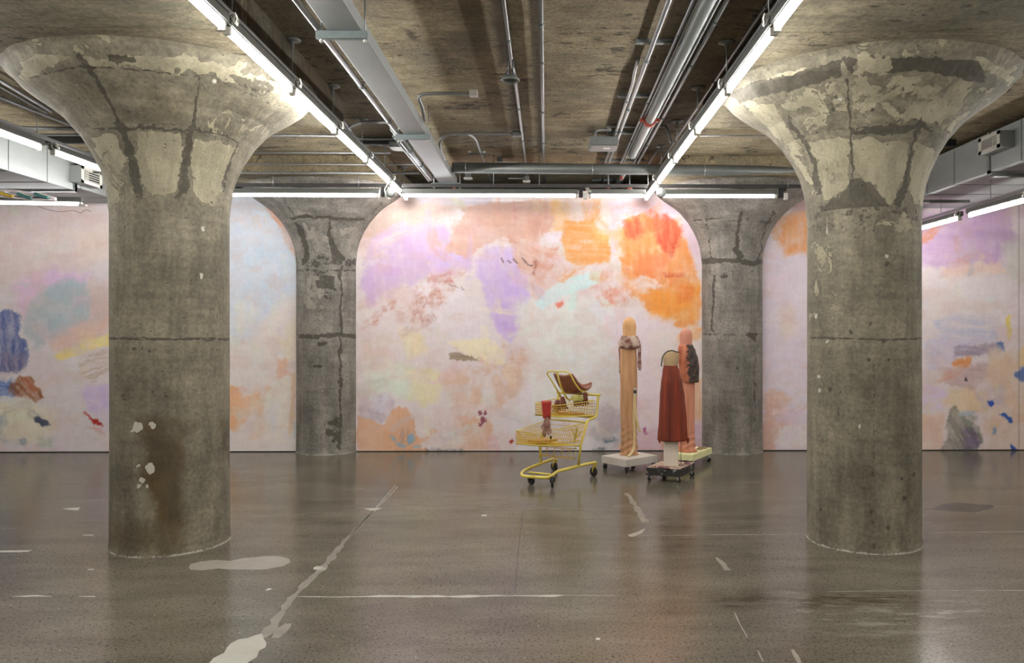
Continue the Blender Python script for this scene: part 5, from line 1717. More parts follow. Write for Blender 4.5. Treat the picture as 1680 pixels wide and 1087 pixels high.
YM, YW = M['yellow'], M['yellow_wire']
cart = empty('shopping_cart', tuple(CP(.5, .5, 0)))
tag(cart, 'yellow two tier wire shopping cart standing left of the draped figures', 'shopping cart')
base = catmull([at(x, y, Z=z) for x, y, z in ((977, 758, .165), (962, 761, .155), (949, 764, .14), (930, 769, .125), (915, 773, .112), (909, 777, .105), (904, 781, .10), (897, 783, .10), (880, 782.5, .10), (862, 781, .10), (857, 779.5, .10),
                                              (855.8, 777, .10), (858, 773.5, .105), (865, 769, .11), (887, 760, .13), (908, 752.5, .145))], 4)
MB().tube(base, .0165, 12).build('base_frame', YM, cart)
MB().tube([at(868, 774.5, Z=.115), at(904, 778, Z=.11)], .011, 10).build('front_brace', YM, cart)
for c in (0, 1):
    b_ = at(949, 764, Z=.14) if c == 0 else at(887, 760, Z=.13)
    pts = [b_, CP(.628, c, .361), CP(.77, c, .59), CP(.80, c, .62), CP(.86, c, .632), CP(.96, c, .645), CP(1.0, c, .665), CP(1.02, c, .72), CP(1.05, c, .86), CP(1.055, c, .885)]
    MB().tube(pts[:3] + catmull(pts[2:], 3)[1:], .0135, 10).build('upright', YM, cart)
MB().tube([CP(1.055, -.04, .885), CP(1.055, 1.04, .885)], .014, 10).build('handle', YM, cart)
for t_, z_, r_ in ((.985, .645, .013), (.79, .604, .009), (.63, .365, .010)):
    MB().tube([CP(t_, 0, z_), CP(t_, 1, z_)], r_, 8).build('cross_bar', YM, cart)


def panel(m, a, b_, c_, d, nu, nv, r=.0024):
    """wires between edge a-b and edge d-c (nu of them) and across (nv)"""
    for i in range(nu + 1):
        u = i / nu
        m.tube([a.lerp(b_, u), d.lerp(c_, u)], r, 4, smooth=False)
    for j in range(1, nv):
        v = j / nv
        m.tube([a.lerp(d, v), b_.lerp(c_, v)], r, 4, smooth=False)


def basket(name, rn, rf, ff, fn, nside, nend, nv, rr=.0052, bottom_r=.008):
    """corners: (bottom, top) pairs for rear near, rear far, front far, front near"""
    m = MB()
    cs = [rn, rf, ff, fn]
    for k in range(4):
        p, q = cs[k], cs[(k + 1) % 4]
        panel(m, p[0], q[0], q[1], p[1], nend if k in (0, 2) else nside, nv)
    panel(m, rn[0], rf[0], ff[0], fn[0], nend, nside // 2)
    o = m.build(name, YW, cart)
    m = MB()
    m.tube([p[1] for p in cs] + [cs[0][1]], rr, 6)
    m.tube([p[0] for p in cs] + [cs[0][0]], bottom_r, 6)
    m.build('basket_rim', YM, o, None).location = (0, 0, 0)
    return o


def fixp(o):
    for ch in o.children:
        ch.data.transform(Matrix.Translation(-cart.location))


lo = basket('lower_basket', (CP(.63, .02, .37), CP(.79, .02, .60)), (CP(.63, .98, .37), CP(.79, .98, .60)),
            (at(847, 727, Y=8.40), at(846.6, 706.6, Y=8.40)), (Vector((-.10, 8.235, .395)), Vector((-.10, 8.235, .515))), 22, 18, 5)
fixp(lo)
up = basket('upper_basket', (CP(.98, .03, .665), CP(1.0, .03, .825)), (CP(.98, .97, .665), CP(1.0, .97, .825)),
            (at(878.5, 680, Y=8.64), at(878, 660.5, Y=8.64)), (Vector((.12, 8.43, .668)), Vector((.12, 8.43, .79))), 14, 16, 5)
fixp(up)
m = MB()
panel(m, CP(.60, .96, .335), CP(.60, .06, .335), CP(.56, .10, .235), CP(.56, .92, .235), 5, 1)
panel(m, CP(.50, .90, .335), CP(.50, .10, .335), CP(.52, .12, .235), CP(.52, .90, .235), 4, 1)
for z, t0, t1 in ((.335, .60, .50), (.235, .56, .52)):
    m.tube([CP(t0, .96, z), CP(t0, .06, z), CP(t1, .10, z), CP(t1, .90, z), CP(t0, .96, z)], .004, 5)
for c in (.1, .5, .9):
    m.tube([CP(.60, c, .335), CP(.61, c, .372)], .003, 5)
m.build('lower_rack', YW, cart)


def caster(parent, p, top, ang, r=.05, w=.016, fork=None, wheel=None, plate=None, off=.02):
    """swivel caster touching the floor below p; ang = heading of the wheel"""
    fork = fork or M['galv']
    d = Vector((math.cos(ang), math.sin(ang), 0))
    n = Vector((-d.y, d.x, 0))
    c = Vector((p[0], p[1], r)) - d * off
    f = MB()
    for s in (-1, 1):
        q = [c + n * s * (w + .004), c + n * s * (w + .004) + d * .2 * off + Vector((0, 0, r * .7)), Vector((p[0], p[1], top - .006)) + n * s * (w * .8)]
        f.tube(q, [.008, .010, .012], 6)
    f.lathe([(0, -.012), (.016, -.012), (.018, -.004), (.022, 0), (0, 0)], (p[0], p[1], top), 12)
    f.tube([c - n * (w + .009), c + n * (w + .009)], .005, 6)
    fo = f.build('caster', fork, parent)
    m = MB()
    base = len(m.v)
    R = Matrix(((d.x, n.x, 0, c.x), (d.y, n.y, 0, c.y), (0, 0, 1, c.z), (0, 0, 0, 1)))
    prof = [(0, -w * .5), (r * .35, -w * .55), (r * .6, -w * .45), (r * .75, -w * .9), (r * .95, -w), (r, -w * .6), (r, w * .6), (r * .95, w), (r * .75, w * .9), (r * .6, w * .45), (r * .35, w * .55), (0, w * .5)]
    mm = MB().lathe(prof, (0, 0, 0), 24, axis='y')
    m.v = [R @ v for v in mm.v]
    m.f, m.m, m.s = mm.f, mm.m, mm.s
    wo = m.build('wheel', wheel or M['black'], fo, None)
    wo.data.transform(Matrix.Translation(-parent.location))
    return fo


for (x, y, z, ang, fk) in ((871.6, 794.6, .10, 2.2, None), (906.2, 798.5, .105, 1.55, None), (977, 781.6, .16, -.9, YM), (912, 773, .14, -.9, YM)):
    p = at(x, y, Z=0)
    caster(cart, p, z, ang, .05, .013, fork=fk or M['dark_steel'], off=.0 if fk is None else .03)

# ------------------------------------------------------------------ things in the cart
M['brown_shell'] = simple('brown_leatherette', (138, 86, 68), .45, 0, .15, 14, bmp=.1)
M['skin_cast'] = simple('dark_flesh_cast', (118, 66, 48), .4, 0, .3, 40, bmp=.2)
M['pale_cast'] = simple('pale_flesh_cast', (158, 122, 106), .45, 0, .25, 40, bmp=.2, rgb2=(128, 84, 74))
M['red_coat'] = simple('red_coating', (150, 36, 26), .5, 0, .25, 50, bmp=.5, rgb2=(186, 58, 44))
M['wood'] = simple('plank_wood', (206, 158, 92), .6, 0, .15, 8, stretch=(.3, 4, 4), rgb2=(188, 134, 70))
M['olive'] = simple('olive_cloth', (172, 164, 84), .8, 0, .2, 18, bmp=.3, sheen=.2)
M['bone'] = simple('bone_white', (214, 206, 182), .6, 0, .1, 30)

rows = [((904.5, 613.5, 8.62), (938, 615, 8.44)), ((907, 620, 8.63), (942, 621, 8.45)), ((912, 632, 8.66), (949, 631, 8.47)), ((919, 643, 8.68), (955, 638, 8.50)), ((925, 647, 8.72), (960, 641, 8.55)),
        ((936, 646, 8.80), (965.5, 641, 8.62)), ((946, 641, 8.90), (969.5, 639, 8.74)), ((951, 636, 8.97), (971.5, 635, 8.83)), ((951, 630, 9.0), (971.5, 629.5, 8.87)), ((949, 627.5, 8.98), (968.5, 626.5, 8.85))]
m = MB()
nu = 9
rings = []
lst = []
for k, (a, b_) in enumerate(rows):
    pa, pb = at(a[0], a[1], Y=a[2]), at(b_[0], b_[1], Y=b_[2])
    row = []
    for i in range(nu):
        u = i / (nu - 1)
        p = pa.lerp(pb, u)
        bow = .035 * (4 * u * (1 - u)) - .02
        p = p + Vector((-.25, -.5, -.6)).normalized() * bow
        row.append(p)
    lst.append(row)
for row in lst:
    m.v.extend(row)
for k in range(len(lst) - 1):
    for i in range(nu - 1):
        q = k * nu + i
        m.face((q, q + 1, q + 1 + nu, q + nu), 0, True)
sh = empty('chair_seat', tuple(at(940, 640, Y=8.7)))
tag(sh, 'brown padded chair seat tilted on top of the yellow cart', 'chair seat')
o = m.build('seat_shell', M['brown_shell'], sh)
md = o.modifiers.new('thick', 'SOLIDIFY')
md.thickness = .035
md.offset = 1
md = o.modifiers.new('soft', 'SUBSURF')
md.levels = md.render_levels = 2
fr = MB()
fr.tube(catmull([at(x, y, Y=Y) for x, y, Y in ((922, 654, 8.70), (916, 643, 8.62), (909, 631, 8.58), (903, 621, 8.55), (898, 613.5, 8.53), (898.5, 610, 8.52), (903, 609, 8.50), (915, 609, 8.45), (928, 609.3, 8.40), (933, 611.5, 8.38), (937, 616, 8.38), (942, 626, 8.40),
                                              (948, 635, 8.42), (952, 639.8, 8.44), (957, 641.8, 8.48), (963, 643, 8.54))], 4), .008, 8)
fr.tube(catmull([at(x, y, Y=Y) for x, y, Y in ((914.5, 609.5, 8.46), (915.5, 616, 8.46), (917.5, 625, 8.48), (921, 636, 8.52), (926, 646, 8.56), (930, 652.5, 8.60))], 4), .010, 8)
fr.tube([at(930, 652.5, Y=8.60), at(935, 656, Y=8.66)], .010, 8)
fr.build('tube_frame', YM, sh)


def skin_obj(name, joints, edges, mat, parent=None, loc=None, root=0):
    me = bpy.data.meshes.new(name)
    off = Vector(loc) if loc is not None else (Vector((0, 0, 0)) if parent is None else parent.location)
    me.from_pydata([tuple(Vector(j[0]) - off) for j in joints], edges, [])
    o = bpy.data.objects.new(name, me)
    COL.objects.link(o)
    md = o.modifiers.new('skin', 'SKIN')
    md.use_smooth_shade = True
    sv = me.skin_vertices[0].data
    for i, j in enumerate(joints):
        sv[i].radius = (j[1], j[1] * (j[2] if len(j) > 2 else 1))
        sv[i].use_root = (i == root)
    md = o.modifiers.new('sub', 'SUBSURF')
    md.levels = md.render_levels = 2
    me.materials.append(mat)
    if parent is not None:
        o.parent = parent
    if loc is not None:
        o.location = loc
    return o


def hand(top, wrist, tip, side, width, mat, label, rtop=.04, rw=.024, scale=1.0, cat='cast hand', curl=.25):
    """forearm from top to wrist, hand from wrist to tip, palm spread along side"""
    top, wrist, tip, side = Vector(top), Vector(wrist), Vector(tip), Vector(side).normalized()
    h = tip - wrist
    L = h.length
    d = h.normalized()
    nrm = d.cross(side).normalized()
    J = [(top, rtop), (top.lerp(wrist, .5), rtop * .85), (wrist, rw), (wrist + d * L * .28, rw * 1.15)]
    E = [(0, 1), (1, 2), (2, 3)]
    lens = (.46, .56, .60, .54, .42)
    for k in range(4):
        u = (k - 1.5) / 1.5
        root = wrist + d * L * .46 + side * u * width * .40
        n0 = len(J)
        ln = L * lens[k + 1]
        J.append((root, .0088 * scale))
        j1 = root + d * ln * .42 + side * u * .008 + nrm * curl * ln * .08
        j2 = j1 + d * ln * .32 + side * u * .004 + nrm * curl * ln * .22
        j3 = j2 + d * ln * .24 + nrm * curl * ln * .22
        J += [(j1, .0082 * scale), (j2, .0074 * scale), (j3, .0058 * scale)]
        E += [(3, n0), (n0, n0 + 1), (n0 + 1, n0 + 2), (n0 + 2, n0 + 3)]
    n0 = len(J)
    r0 = wrist + d * L * .20 - side * width * .42
    J += [(r0, .0105 * scale), (r0 + d * L * .18 - side * width * .30 + nrm * .006, .0092 * scale), (r0 + d * L * .36 - side * width * .36 + nrm * .014, .0070 * scale)]
    E += [(3, n0), (n0, n0 + 1), (n0 + 1, n0 + 2)]
    o = skin_obj('cast_hand', J, E, mat, None, loc=tuple(top), root=2)
    tag(o, label, 'sculpture', 'cast hands in the cart')
    return o


# red arm hanging in front of the far side of the baskets
ta, wa, ti = at(896.5, 664, Y=8.26), at(897.5, 690, Y=8.25), at(897.5, 714, Y=8.23)
ha = hand(ta, wa, ti, (.9, -.3, 0), .075, M['pale_cast'], 'pale cast arm with red coated top, hanging hand down into the lower basket', rtop=.034, rw=.028, scale=1.4, curl=.12)
rg = []
rr_ = random.Random(3)
for k in range(9):
    u = k / 8
    z0 = at(896, 657.5, Y=8.26).z
    zz = z0 - u * .165
    R0 = .052 - .012 * u
    ring = []
    for j in range(20):
        w = 2 * math.pi * j / 20
        dz = 0 if k < 6 else rr_.uniform(-.03, .01) * (k - 5) / 3
        ring.append((ta.x + .004 * u + R0 * math.cos(w) * (1 + .05 * rr_.random()), ta.y + R0 * .85 * math.sin(w), zz + dz))
    rg.append(ring)
s = MB().loft(rg).build('red_coating', M['red_coat'], None, loc=tuple(ta))
s.parent = ha
s.location = (0, 0, 0)
tag(s, 'rough bright red coating')
for (x0, y0, x1, y1, x2, y2, Y, sd, lab) in ((914.5, 655, 914.5, 662, 913.5, 676, 8.62, (1, -.4, 0), 'dark brown cast hand in the upper basket, nearest the red arm'),
                                             (922.5, 650, 923.5, 658, 926, 674, 8.60, (1, .3, 0), 'dark brown cast hand below the tilted chair seat, second from the red arm'),
                                             (951, 650, 949, 657, 947.5, 667, 8.64, (1, .1, 0), 'dark brown cast hand under the olive cloth near the cart handle'),
                                             (961, 643, 960, 652, 958.5, 666, 8.60, (1, -.1, 0), 'dark brown cast hand closest to the cart handle')):
    hand(at(x0, y0, Y=Y), at(x1, y1, Y=Y), at(x2, y2, Y=Y), sd, .07, M['skin_cast'], lab, rtop=.030, rw=.026, scale=1.3, curl=.15)
# olive cloth
P3 = [at(x, y, Y=Y) for x, y, Y in ((934, 650, 8.56), (944, 648, 8.54), (956, 648, 8.56), (958, 656, 8.58), (953, 658, 8.55), (947, 657, 8.54), (942.5, 659.5, 8.53), (938, 656, 8.54))]
m = MB()
m.v = P3 + [sum(P3, Vector()) / len(P3) + Vector((0, -.03, 0))]
for i in range(len(P3)):
    m.face((i, (i + 1) % len(P3), len(P3)), 0, True)
o = m.build('cloth', M['olive'], None, loc=tuple(P3[0]))
md = o.modifiers.new('sub', 'SUBSURF')
md.levels = md.render_levels = 2
md = o.modifiers.new('thick', 'SOLIDIFY')
md.thickness = .006
tag(o, 'olive yellow cloth hanging under the tilted chair seat', 'cloth')
# plank in the lower basket and small lumps
a, b_, c_, d_ = at(868, 727, Z=.40), at(911, 727, Z=.41), at(905, 721, Z=.43), at(880, 722, Z=.42)
m = MB()
q = [Vector((-.20, 8.36, .412)), Vector((-.04, 8.28, .412)), Vector((.12, 8.42, .412)), Vector((-.04, 8.50, .412))]
m.loft([[p for p in q], [p + Vector((0, 0, .022)) for p in q]], smooth=False)
tag(m.build('wood_board', M['wood'], None, loc=tuple(q[0])), 'pale orange wooden board lying in the lower basket', 'board')
q = [CP(.80, .22, .674), CP(.92, .22, .674), CP(.92, .78, .674), CP(.80, .78, .674)]
m = MB()
m.loft([[p for p in q], [p + Vector((0, 0, .02)) for p in q]], smooth=False)
tag(m.build('wood_board', M['wood'], None, loc=tuple(q[0])), 'yellowish wooden board lying in the upper basket', 'board')
for (x, y, r, mt, lab, cat, nm) in ((903.5, 717, .012, 'black', 'small black knob on the board below the red arm', 'knob', 'small_knob'), (893, 713.5, .014, 'skin_cast', 'small dark fragment under the fingers of the red arm', 'fragment', 'cast_fragment')):
    p = at(x, y, Y=8.3)
    tag(MB().lathe([(0, -r * 1.5), (r * .8, -r * 1.2), (r, 0), (r * .8, r * 1.2), (0, r * 1.5)], p, 12).build(nm, M[mt], None, loc=tuple(p)), lab, cat)
pp = [at(x, y, Y=8.5) for x, y in ((942, 726), (944, 716), (946, 706), (945, 700))]
m = MB().tube(catmull(pp), [.010] * 5 + [.016] * 5 + [.012] * 5 + [.004] * 4, 7)
m.tube(catmull([at(x, y, Y=8.5) for x, y in ((943, 720), (949, 714), (952, 708))]), .008, 6)
m.tube(catmull([at(x, y, Y=8.48) for x, y in ((944, 716), (940, 708), (938, 703))]), .007, 6)
tag(m.build('twisted_cast', M['olive'], None, loc=tuple(pp[0])), 'pale olive twisted piece standing at the rear of the lower basket', 'sculpture')
m = MB()
for k in range(5):
    p = at(926 + 3.2 * k, 727 - (k % 2) * 1.5, Z=.40)
    m.lathe([(0, -.012), (.018, -.008), (.02, 0), (.012, .012), (0, .014)], (.2 + .035 * k, 8.47 + .02 * k, .392), 8)
tag(m.build('bone_fragments', M['bone'], None, loc=(.2, 8.47, .392)), 'pale fragments scattered on the bottom of the lower basket', 'fragments', kind='stuff')

# ------------------------------------------------------------------ rolling platforms and draped figures
M['white_board'] = simple('white_washed_wood', (198, 190, 180), .6, 0, .06, 5, stretch=(1, 5, 1))
M['cream_board'] = simple('cream_yellow_board', (226, 222, 168), .55, 0, .05, 5)
M['black_board'] = simple('scuffed_black_board', (34, 31, 29), .45, 0, .4, 30, rgb2=(40, 36, 34))
mm, nt, b = mat_new('scuffed_black_edge')
cc_ = coords(nt, (1, 1, 1.6))
nn_ = noise(nt, cc_, 16, 5, .6, .5)
nt.links.new(ramp(nt, nn_, [(0.0, lin((34, 31, 29))), (.585, lin((38, 34, 32))), (.62, lin((150, 146, 140))), (1.0, lin((186, 182, 176)))]), b.inputs['Base Color'])
b.inputs['Roughness'].default_value = .5
M['black_edge'] = mm
M['ply'] = simple('worn_plywood', (196, 172, 150), .6, 0, .2, 12, rgb2=(150, 120, 112))


def dolly(corners, z0, z1, mats, label, casters, ang0, lip=None):
    c = sum((Vector(p) for p in corners), Vector()) / 4
    t = empty('platform_dolly', (c.x, c.y, 0))
    tag(t, label, 'dolly', 'rolling platforms')
    q = [Vector((p[0], p[1], 0)) for p in corners]
    up = Vector((0, 0, 1))
    m = MB()
    ins = [p.lerp(Vector((c.x, c.y, 0)), .008) for p in q]
    m.loft([[p + up * z0 for p in ins], [p + up * (z0 + .003) for p in q], [p + up * (z1 - .003) for p in q], [p + up * z1 for p in ins]], smooth=False)
    deck = m.build('deck', mats[0], t)
    if len(mats) > 1:
        ins = [p.lerp(Vector((c.x, c.y, 0)), .03) for p in q]
        m = MB().loft([[p + up * (z1 - .004) for p in ins], [p + up * (z1 + .004) for p in ins]], smooth=False)
        m.build('top_board', mats[1], t)
    for k, p in enumerate(q):
        pc = p.lerp(Vector((c.x, c.y, 0)), .16)
        caster(t, pc, z0, ang0 + k * .9, .026 if z0 < .09 else .03, .011, fork=casters, off=.014)
    return t


def rect4(a, b_, c_):
    a, b_, c_ = Vector(a), Vector(b_), Vector(c_)
    return [a, b_, c_, a + c_ - b_]


D1 = rect4(at(987, 747, Z=.151), at(1027.7, 754, Z=.151), at(1078.4, 746, Z=.151))
dolly(D1, .068, .151, (M['white_board'],), 'white washed rolling platform under the tall hooded beige figure', M['dark_steel'], .5)
D2 = rect4(at(1060, 766.5, Z=.14), at(1116, 770, Z=.14), at(1139.6, 759, Z=.14))
dolly(D2, .06, .14, (M['black_edge'], M['ply']), 'black edged scuffed rolling platform under the rust velvet skirt', M['white'], .9)
n3, r3 = at(1137, 746, Z=.16), at(1168, 734, Z=.16)
e = (r3 - n3)
pz = Vector((-e.y, e.x, 0)).normalized() * .36
D3 = [n3 + pz, n3, r3, r3 + pz]
dolly(D3, .088, .16, (M['cream_board'],), 'pale yellow rolling platform beside the right far column', M['white'], .2)


def cloth_mat(name, rgb, rgb2, sc=5, rough=.75, sheen=.1, st=(3, 3, .4), bm=.35, lo=.35, hi=.65):
    m, nt, b = mat_new(name)
    c = coords(nt, st)
    n = noise(nt, c, sc, 5, .6, .3)
    nt.links.new(ramp(nt, n, [(lo, lin(rgb)), (hi, lin(rgb2))]), b.inputs['Base Color'])
    b.inputs['Roughness'].default_value = rough
    b.inputs['Sheen Weight'].default_value = sheen
    w = noise(nt, coords(nt, (1, 1, 1)), 220, 2, .5)
    bump(nt, b, mth(nt, 'ADD', mth(nt, 'MULTIPLY', n, .7), mth(nt, 'MULTIPLY', w, .15)), bm, .006)
    return m


M['beige_cloth'] = cloth_mat('beige_jersey', (176, 130, 92), (204, 158, 116))
M['hood_cloth'] = cloth_mat('ochre_hood_jersey', (196, 144, 92), (218, 172, 122))
M['scarf_cloth'] = cloth_mat('stained_scarf', (122, 72, 60), (186, 164, 148), 9, st=(1, 1, 1), lo=.38, hi=.55)
M['velvet'] = cloth_mat('rust_velvet', (84, 24, 6), (134, 48, 16), 4, .7, .0, st=(5, 5, .25), bm=.3)
M['tan_cloth'] = cloth_mat('tan_jersey', (160, 132, 96), (182, 154, 118), 6, st=(1, 1, 1))
M['salmon_cloth'] = cloth_mat('salmon_jersey', (184, 116, 92), (208, 142, 114), 5)
M['salmon_head'] = cloth_mat('salmon_head_jersey', (186, 122, 100), (204, 140, 116), 6, st=(1, 1, 1))
M['strap'] = simple('cream_strap', (204, 180, 134), .6, 0, .08, 20)
M['post'] = simple('whitewashed_post', (214, 202, 184), .6, 0, .08, 6, stretch=(4, 4, .5))


def body(rings, n, disp, mat, name, parent, ex=2.0, thick=None):
    """rings: (cx, cy, z, rx, ry, rot, ex); disp(a, z, k) adds to the radius"""
    out = []
    for k, r in enumerate(rings):
        cx, cy, z, rx, ry = r[:5]
        ro = r[5] if len(r) > 5 else 0
        ee = r[6] if len(r) > 6 else ex
        ring = []
        for j in range(n):
            a = 2 * math.pi * j / n
            c, s = math.cos(a), math.sin(a)
            q = (abs(c) ** ee + abs(s) ** ee) ** (-1 / ee)
            dr = 1 + disp(a, z, k)
            x, y = rx * q * c * dr, ry * q * s * dr
            dz = r[7](a) if len(r) > 7 else 0
            ring.append((cx + x * math.cos(ro) - y * math.sin(ro), cy + x * math.sin(ro) + y * math.cos(ro), z + dz))
        out.append(ring)
    return MB().loft(out).build(name, mat, parent)


def interp_rings(keys, step=.012):
    out = []
    for a, b_ in zip(keys, keys[1:]):
        n = max(1, int(abs(b_[2] - a[2]) / step))
        for i in range(n):
            t = i / n
            t2 = t * t * (3 - 2 * t)
            out.append(tuple(a[q] + (b_[q] - a[q]) * (t if q == 2 else t2) for q in range(len(a))))
    out.append(keys[-1])
    return out


# --- tall hooded beige figure
c1 = at(1033, 746, Z=.151)
X1, Y1 = c1.x - .005, c1.y + .03
zt = lambda y: at(1033, y, Y=Y1).z
f1 = empty('draped_figure', (X1, Y1, .151))
tag(f1, 'tall post shaped figure in beige jersey with hood and scarf on the white platform', 'sculpture', 'draped figures on rolling platforms')


def d1(a, z, k):
    low = max(0, min(1, (.62 - z) / .45))
    return .012 * math.sin(a * 3 + z * 9) + low * (.085 * math.sin(z * 80 + 2.6 * math.sin(a * 2 + 1)) + .05 * math.sin(a * 4 + z * 36)) + (.035 * math.sin(a * 6 + z * 5) + .02 * math.sin(a * 9 - z * 7)) * (1 - low)


body(interp_rings([(X1, Y1, .153, .108, .085, .1, 2.2), (X1, Y1, .18, .098, .075, .1, 2.2), (X1 - .002, Y1, .4, .090, .065, .1, 3.), (X1 - .004, Y1, .9, .092, .062, .1, 3.6),
                   (X1 - .008, Y1, 1.28, .098, .06, .1, 4.), (X1 - .008, Y1, 1.42, .094, .06, .1, 3.6), (X1 - .004, Y1, 1.46, .075, .055, .1, 2.4)], .007), 96, d1, M['beige_cloth'], 'draped_body', f1)
hd = []
ztop, zb_ = zt(520), 1.43
for i in range(26):
    u = i / 25
    z = zb_ + (ztop - zb_) * u
    v = (z - (ztop - .115)) / .115
    w = .079 * (math.sqrt(max(0.0004, 1 - max(0, v) ** 2.4)) if v > 0 else 1 - .03 * math.sin(min(1, -v * 1.2) * 3))
    hd.append((X1 + .004, Y1 - .01, z, max(w, .004), max(w * .95, .004), 0, 2.0))
body(hd, 48, lambda a, z, k: .03 * math.sin(a * 4 + z * 40) * (1 if z < 1.62 else .4), M['hood_cloth'], 'hood', f1)


def ds(a, z, k):
    return .07 * math.sin(a * 3 + z * 60) + .06 * math.sin(a * 7 + z * 120 + 1) + .04 * math.sin(a * 12 + 2)


body([(X1 + .004, Y1 - .01, z, rx, ry, 0, 2.2) for z, rx, ry in ((1.375, .098, .075), (1.385, .116, .09), (1.41, .122, .098), (1.44, .118, .096), (1.47, .112, .09), (1.50, .104, .085), (1.525, .088, .076), (1.53, .07, .06))], 64, ds, M['scarf_cloth'], 'scarf', f1)
m = MB()
for (pp, rr_l) in (([(X1 + .112, Y1 - .02, 1.46), (X1 + .122, Y1 - .05, 1.38), (X1 + .118, Y1 - .05, 1.28), (X1 + .125, Y1 - .05, 1.2), (X1 + .118, Y1 - .05, 1.13)], .016), ([(X1 + .1, Y1 - .05, 1.42), (X1 + .108, Y1 - .07, 1.33), (X1 + .104, Y1 - .06, 1.24), (X1 + .108, Y1 - .06, 1.16)], .013)):
    m.tube(catmull(pp, 5), rr_l, 8)
m.tube(catmull([(X1 - .106, Y1 - .02, 1.42), (X1 - .118, Y1 - .03, 1.36), (X1 - .11, Y1 - .03, 1.3), (X1 - .112, Y1 - .02, 1.12), (X1 - .104, Y1 - .02, 1.10)], 5), .007, 6)
m.build('scarf_end', M['scarf_cloth'], f1)
zc = zt(640)
yf = Y1 - .075
m = MB().bbox((X1 + .048, yf - .012, zc - .03), (X1 + .078, yf + .012, zc + .012), .003)
m.build('clip', M['dark_steel'], f1)
MB().bbox((X1 + .047, yf - .014, zc + .010), (X1 + .079, yf + .012, zc + .03), .003).build('clip_band', M['white'], f1)
MB().bbox((X1 + .047, yf - .014, zc - .045), (X1 + .079, yf + .010, zc - .03), .003).build('clip_band', M['white'], f1)


def ribbon(m, pts, w, th=.004, sd=(1, 0, 0)):
    pts = catmull(pts, 5)
    sdv = Vector(sd)
    rg = []
    for i, p in enumerate(pts):
        t = (pts[min(i + 1, len(pts) - 1)] - pts[max(i - 1, 0)]).normalized()
        s = (sdv - t * sdv.dot(t)).normalized()
        n = t.cross(s)
        rg.append([p - s * w / 2 - n * th, p + s * w / 2 - n * th, p + s * w / 2 + n * th, p - s * w / 2 + n * th])
    m.loft(rg, smooth=False)


m = MB()
ribbon(m, [(X1 + .062, yf - .005, zc - .03), (X1 + .062, yf - .012, zc - .2), (X1 + .082, yf - .02, zc - .33), (X1 + .10, yf - .02, zc - .42), (X1 + .118, yf - .015, zc - .47)], .026, sd=(1, .2, 0))
ribbon(m, [(X1 + .058, yf - .004, zc - .03), (X1 + .05, yf - .008, .6), (X1 + .055, yf - .008, .4), (X1 + .05, yf - .01, .26), (X1 + .015, yf - .05, .19), (X1 - .03, yf - .1, .158)], .03, sd=(1, -.3, 0))
m.build('strap', M['strap'], f1)

# --- rust velvet skirt figure
pc = at(1101.5, 765, Z=.14)
X2, Y2 = pc.x + .0, pc.y + .03
f2 = empty('draped_figure', (X2, Y2, .144))
tag(f2, 'bent figure in long rust velvet skirt on a white post on the black platform', 'sculpture', 'draped figures on rolling platforms')
MB().bbox((X2 - .075, Y2 - .03, .144), (X2 + .075, Y2 + .03, 1.15), .004).build('post', M['post'], f2)
z2 = lambda y: at(1105, y, Y=Y2 - .06).z
xs2 = lambda x: at(x, 660, Y=Y2 - .06).x


def sk(y, xl, xr, ry, ex=2.2):
    return ((xs2(xl) + xs2(xr)) / 2, Y2, z2(y), (xs2(xr) - xs2(xl)) / 2, ry, 0, ex)


def d2(a, z, k):
    u = max(0, min(1, (1.2 - z) / .8))
    return u * (.07 * math.sin(a * 5 + .5 + z * .8) + .035 * math.sin(a * 9 + 1.7)) + .01 * math.sin(a * 3)


rk = interp_rings([sk(723, 1081.5, 1129, .125), sk(718, 1082, 1128, .123), sk(690, 1083.5, 1127, .118), sk(650, 1084.5, 1124, .11), sk(630, 1086, 1121, .105), sk(610, 1088.5, 1116.5, .09), sk(599.5, 1090, 1113, .078)], .014)
body(rk, 96, d2, M['velvet'], 'skirt', f2)
for x, y in ((1082, 724), (1128.5, 724.5)):
    p = at(x, y, Y=Y2 - .02)
    MB().lathe([(0, -.02), (.006, -.012), (.014, .01), (.018, .04), (0, .05)], p, 10).build('hem_point', M['velvet'], f2)
tr = []
for i in range(22):
    u = i / 21
    z = z2(601) + (z2(575.5) - z2(601)) * u
    wl = 1087.5 + (3.0 * (1 - u)) + 12 * max(0, u - .45) ** 1.8 * 2.4
    wr = 1113 + 2.5 * math.sin(u * 2.2) - 9 * max(0, u - .6) ** 1.6 * 2.2
    if wr - wl < 3:
        wl, wr = (wl + wr) / 2 - 1.5, (wl + wr) / 2 + 1.5
    tr.append(((xs2(wl) + xs2(wr)) / 2, Y2 + .0, z, (xs2(wr) - xs2(wl)) / 2, .07 * math.sqrt(max(.02, 1 - max(0, u - .3) ** 2 * 2)), 0, 2.1))
body(tr, 48, lambda a, z, k: .015 * math.sin(a * 5 + z * 30), M['tan_cloth'], 'torso', f2)
m = MB()
m.tube(catmull([at(x, y, Y=Y2 - .06) for x, y in ((1085.5, 601), (1085, 597), (1086, 592), (1087, 586), (1091, 579.5), (1097, 575.5), (1104, 575), (1110, 577), (1115, 577.5))], 4), .007, 6)
m.build('dark_cord', simple('dark_olive_cord', (66, 62, 44), .7), f2)
MB().tube([at(1117.5, 722, Y=Y2), at(1117, 745, Y=Y2), at(1117.5, 764, Y=Y2)], .003, 6).build('thin_rod', M['dark_steel'], f2)

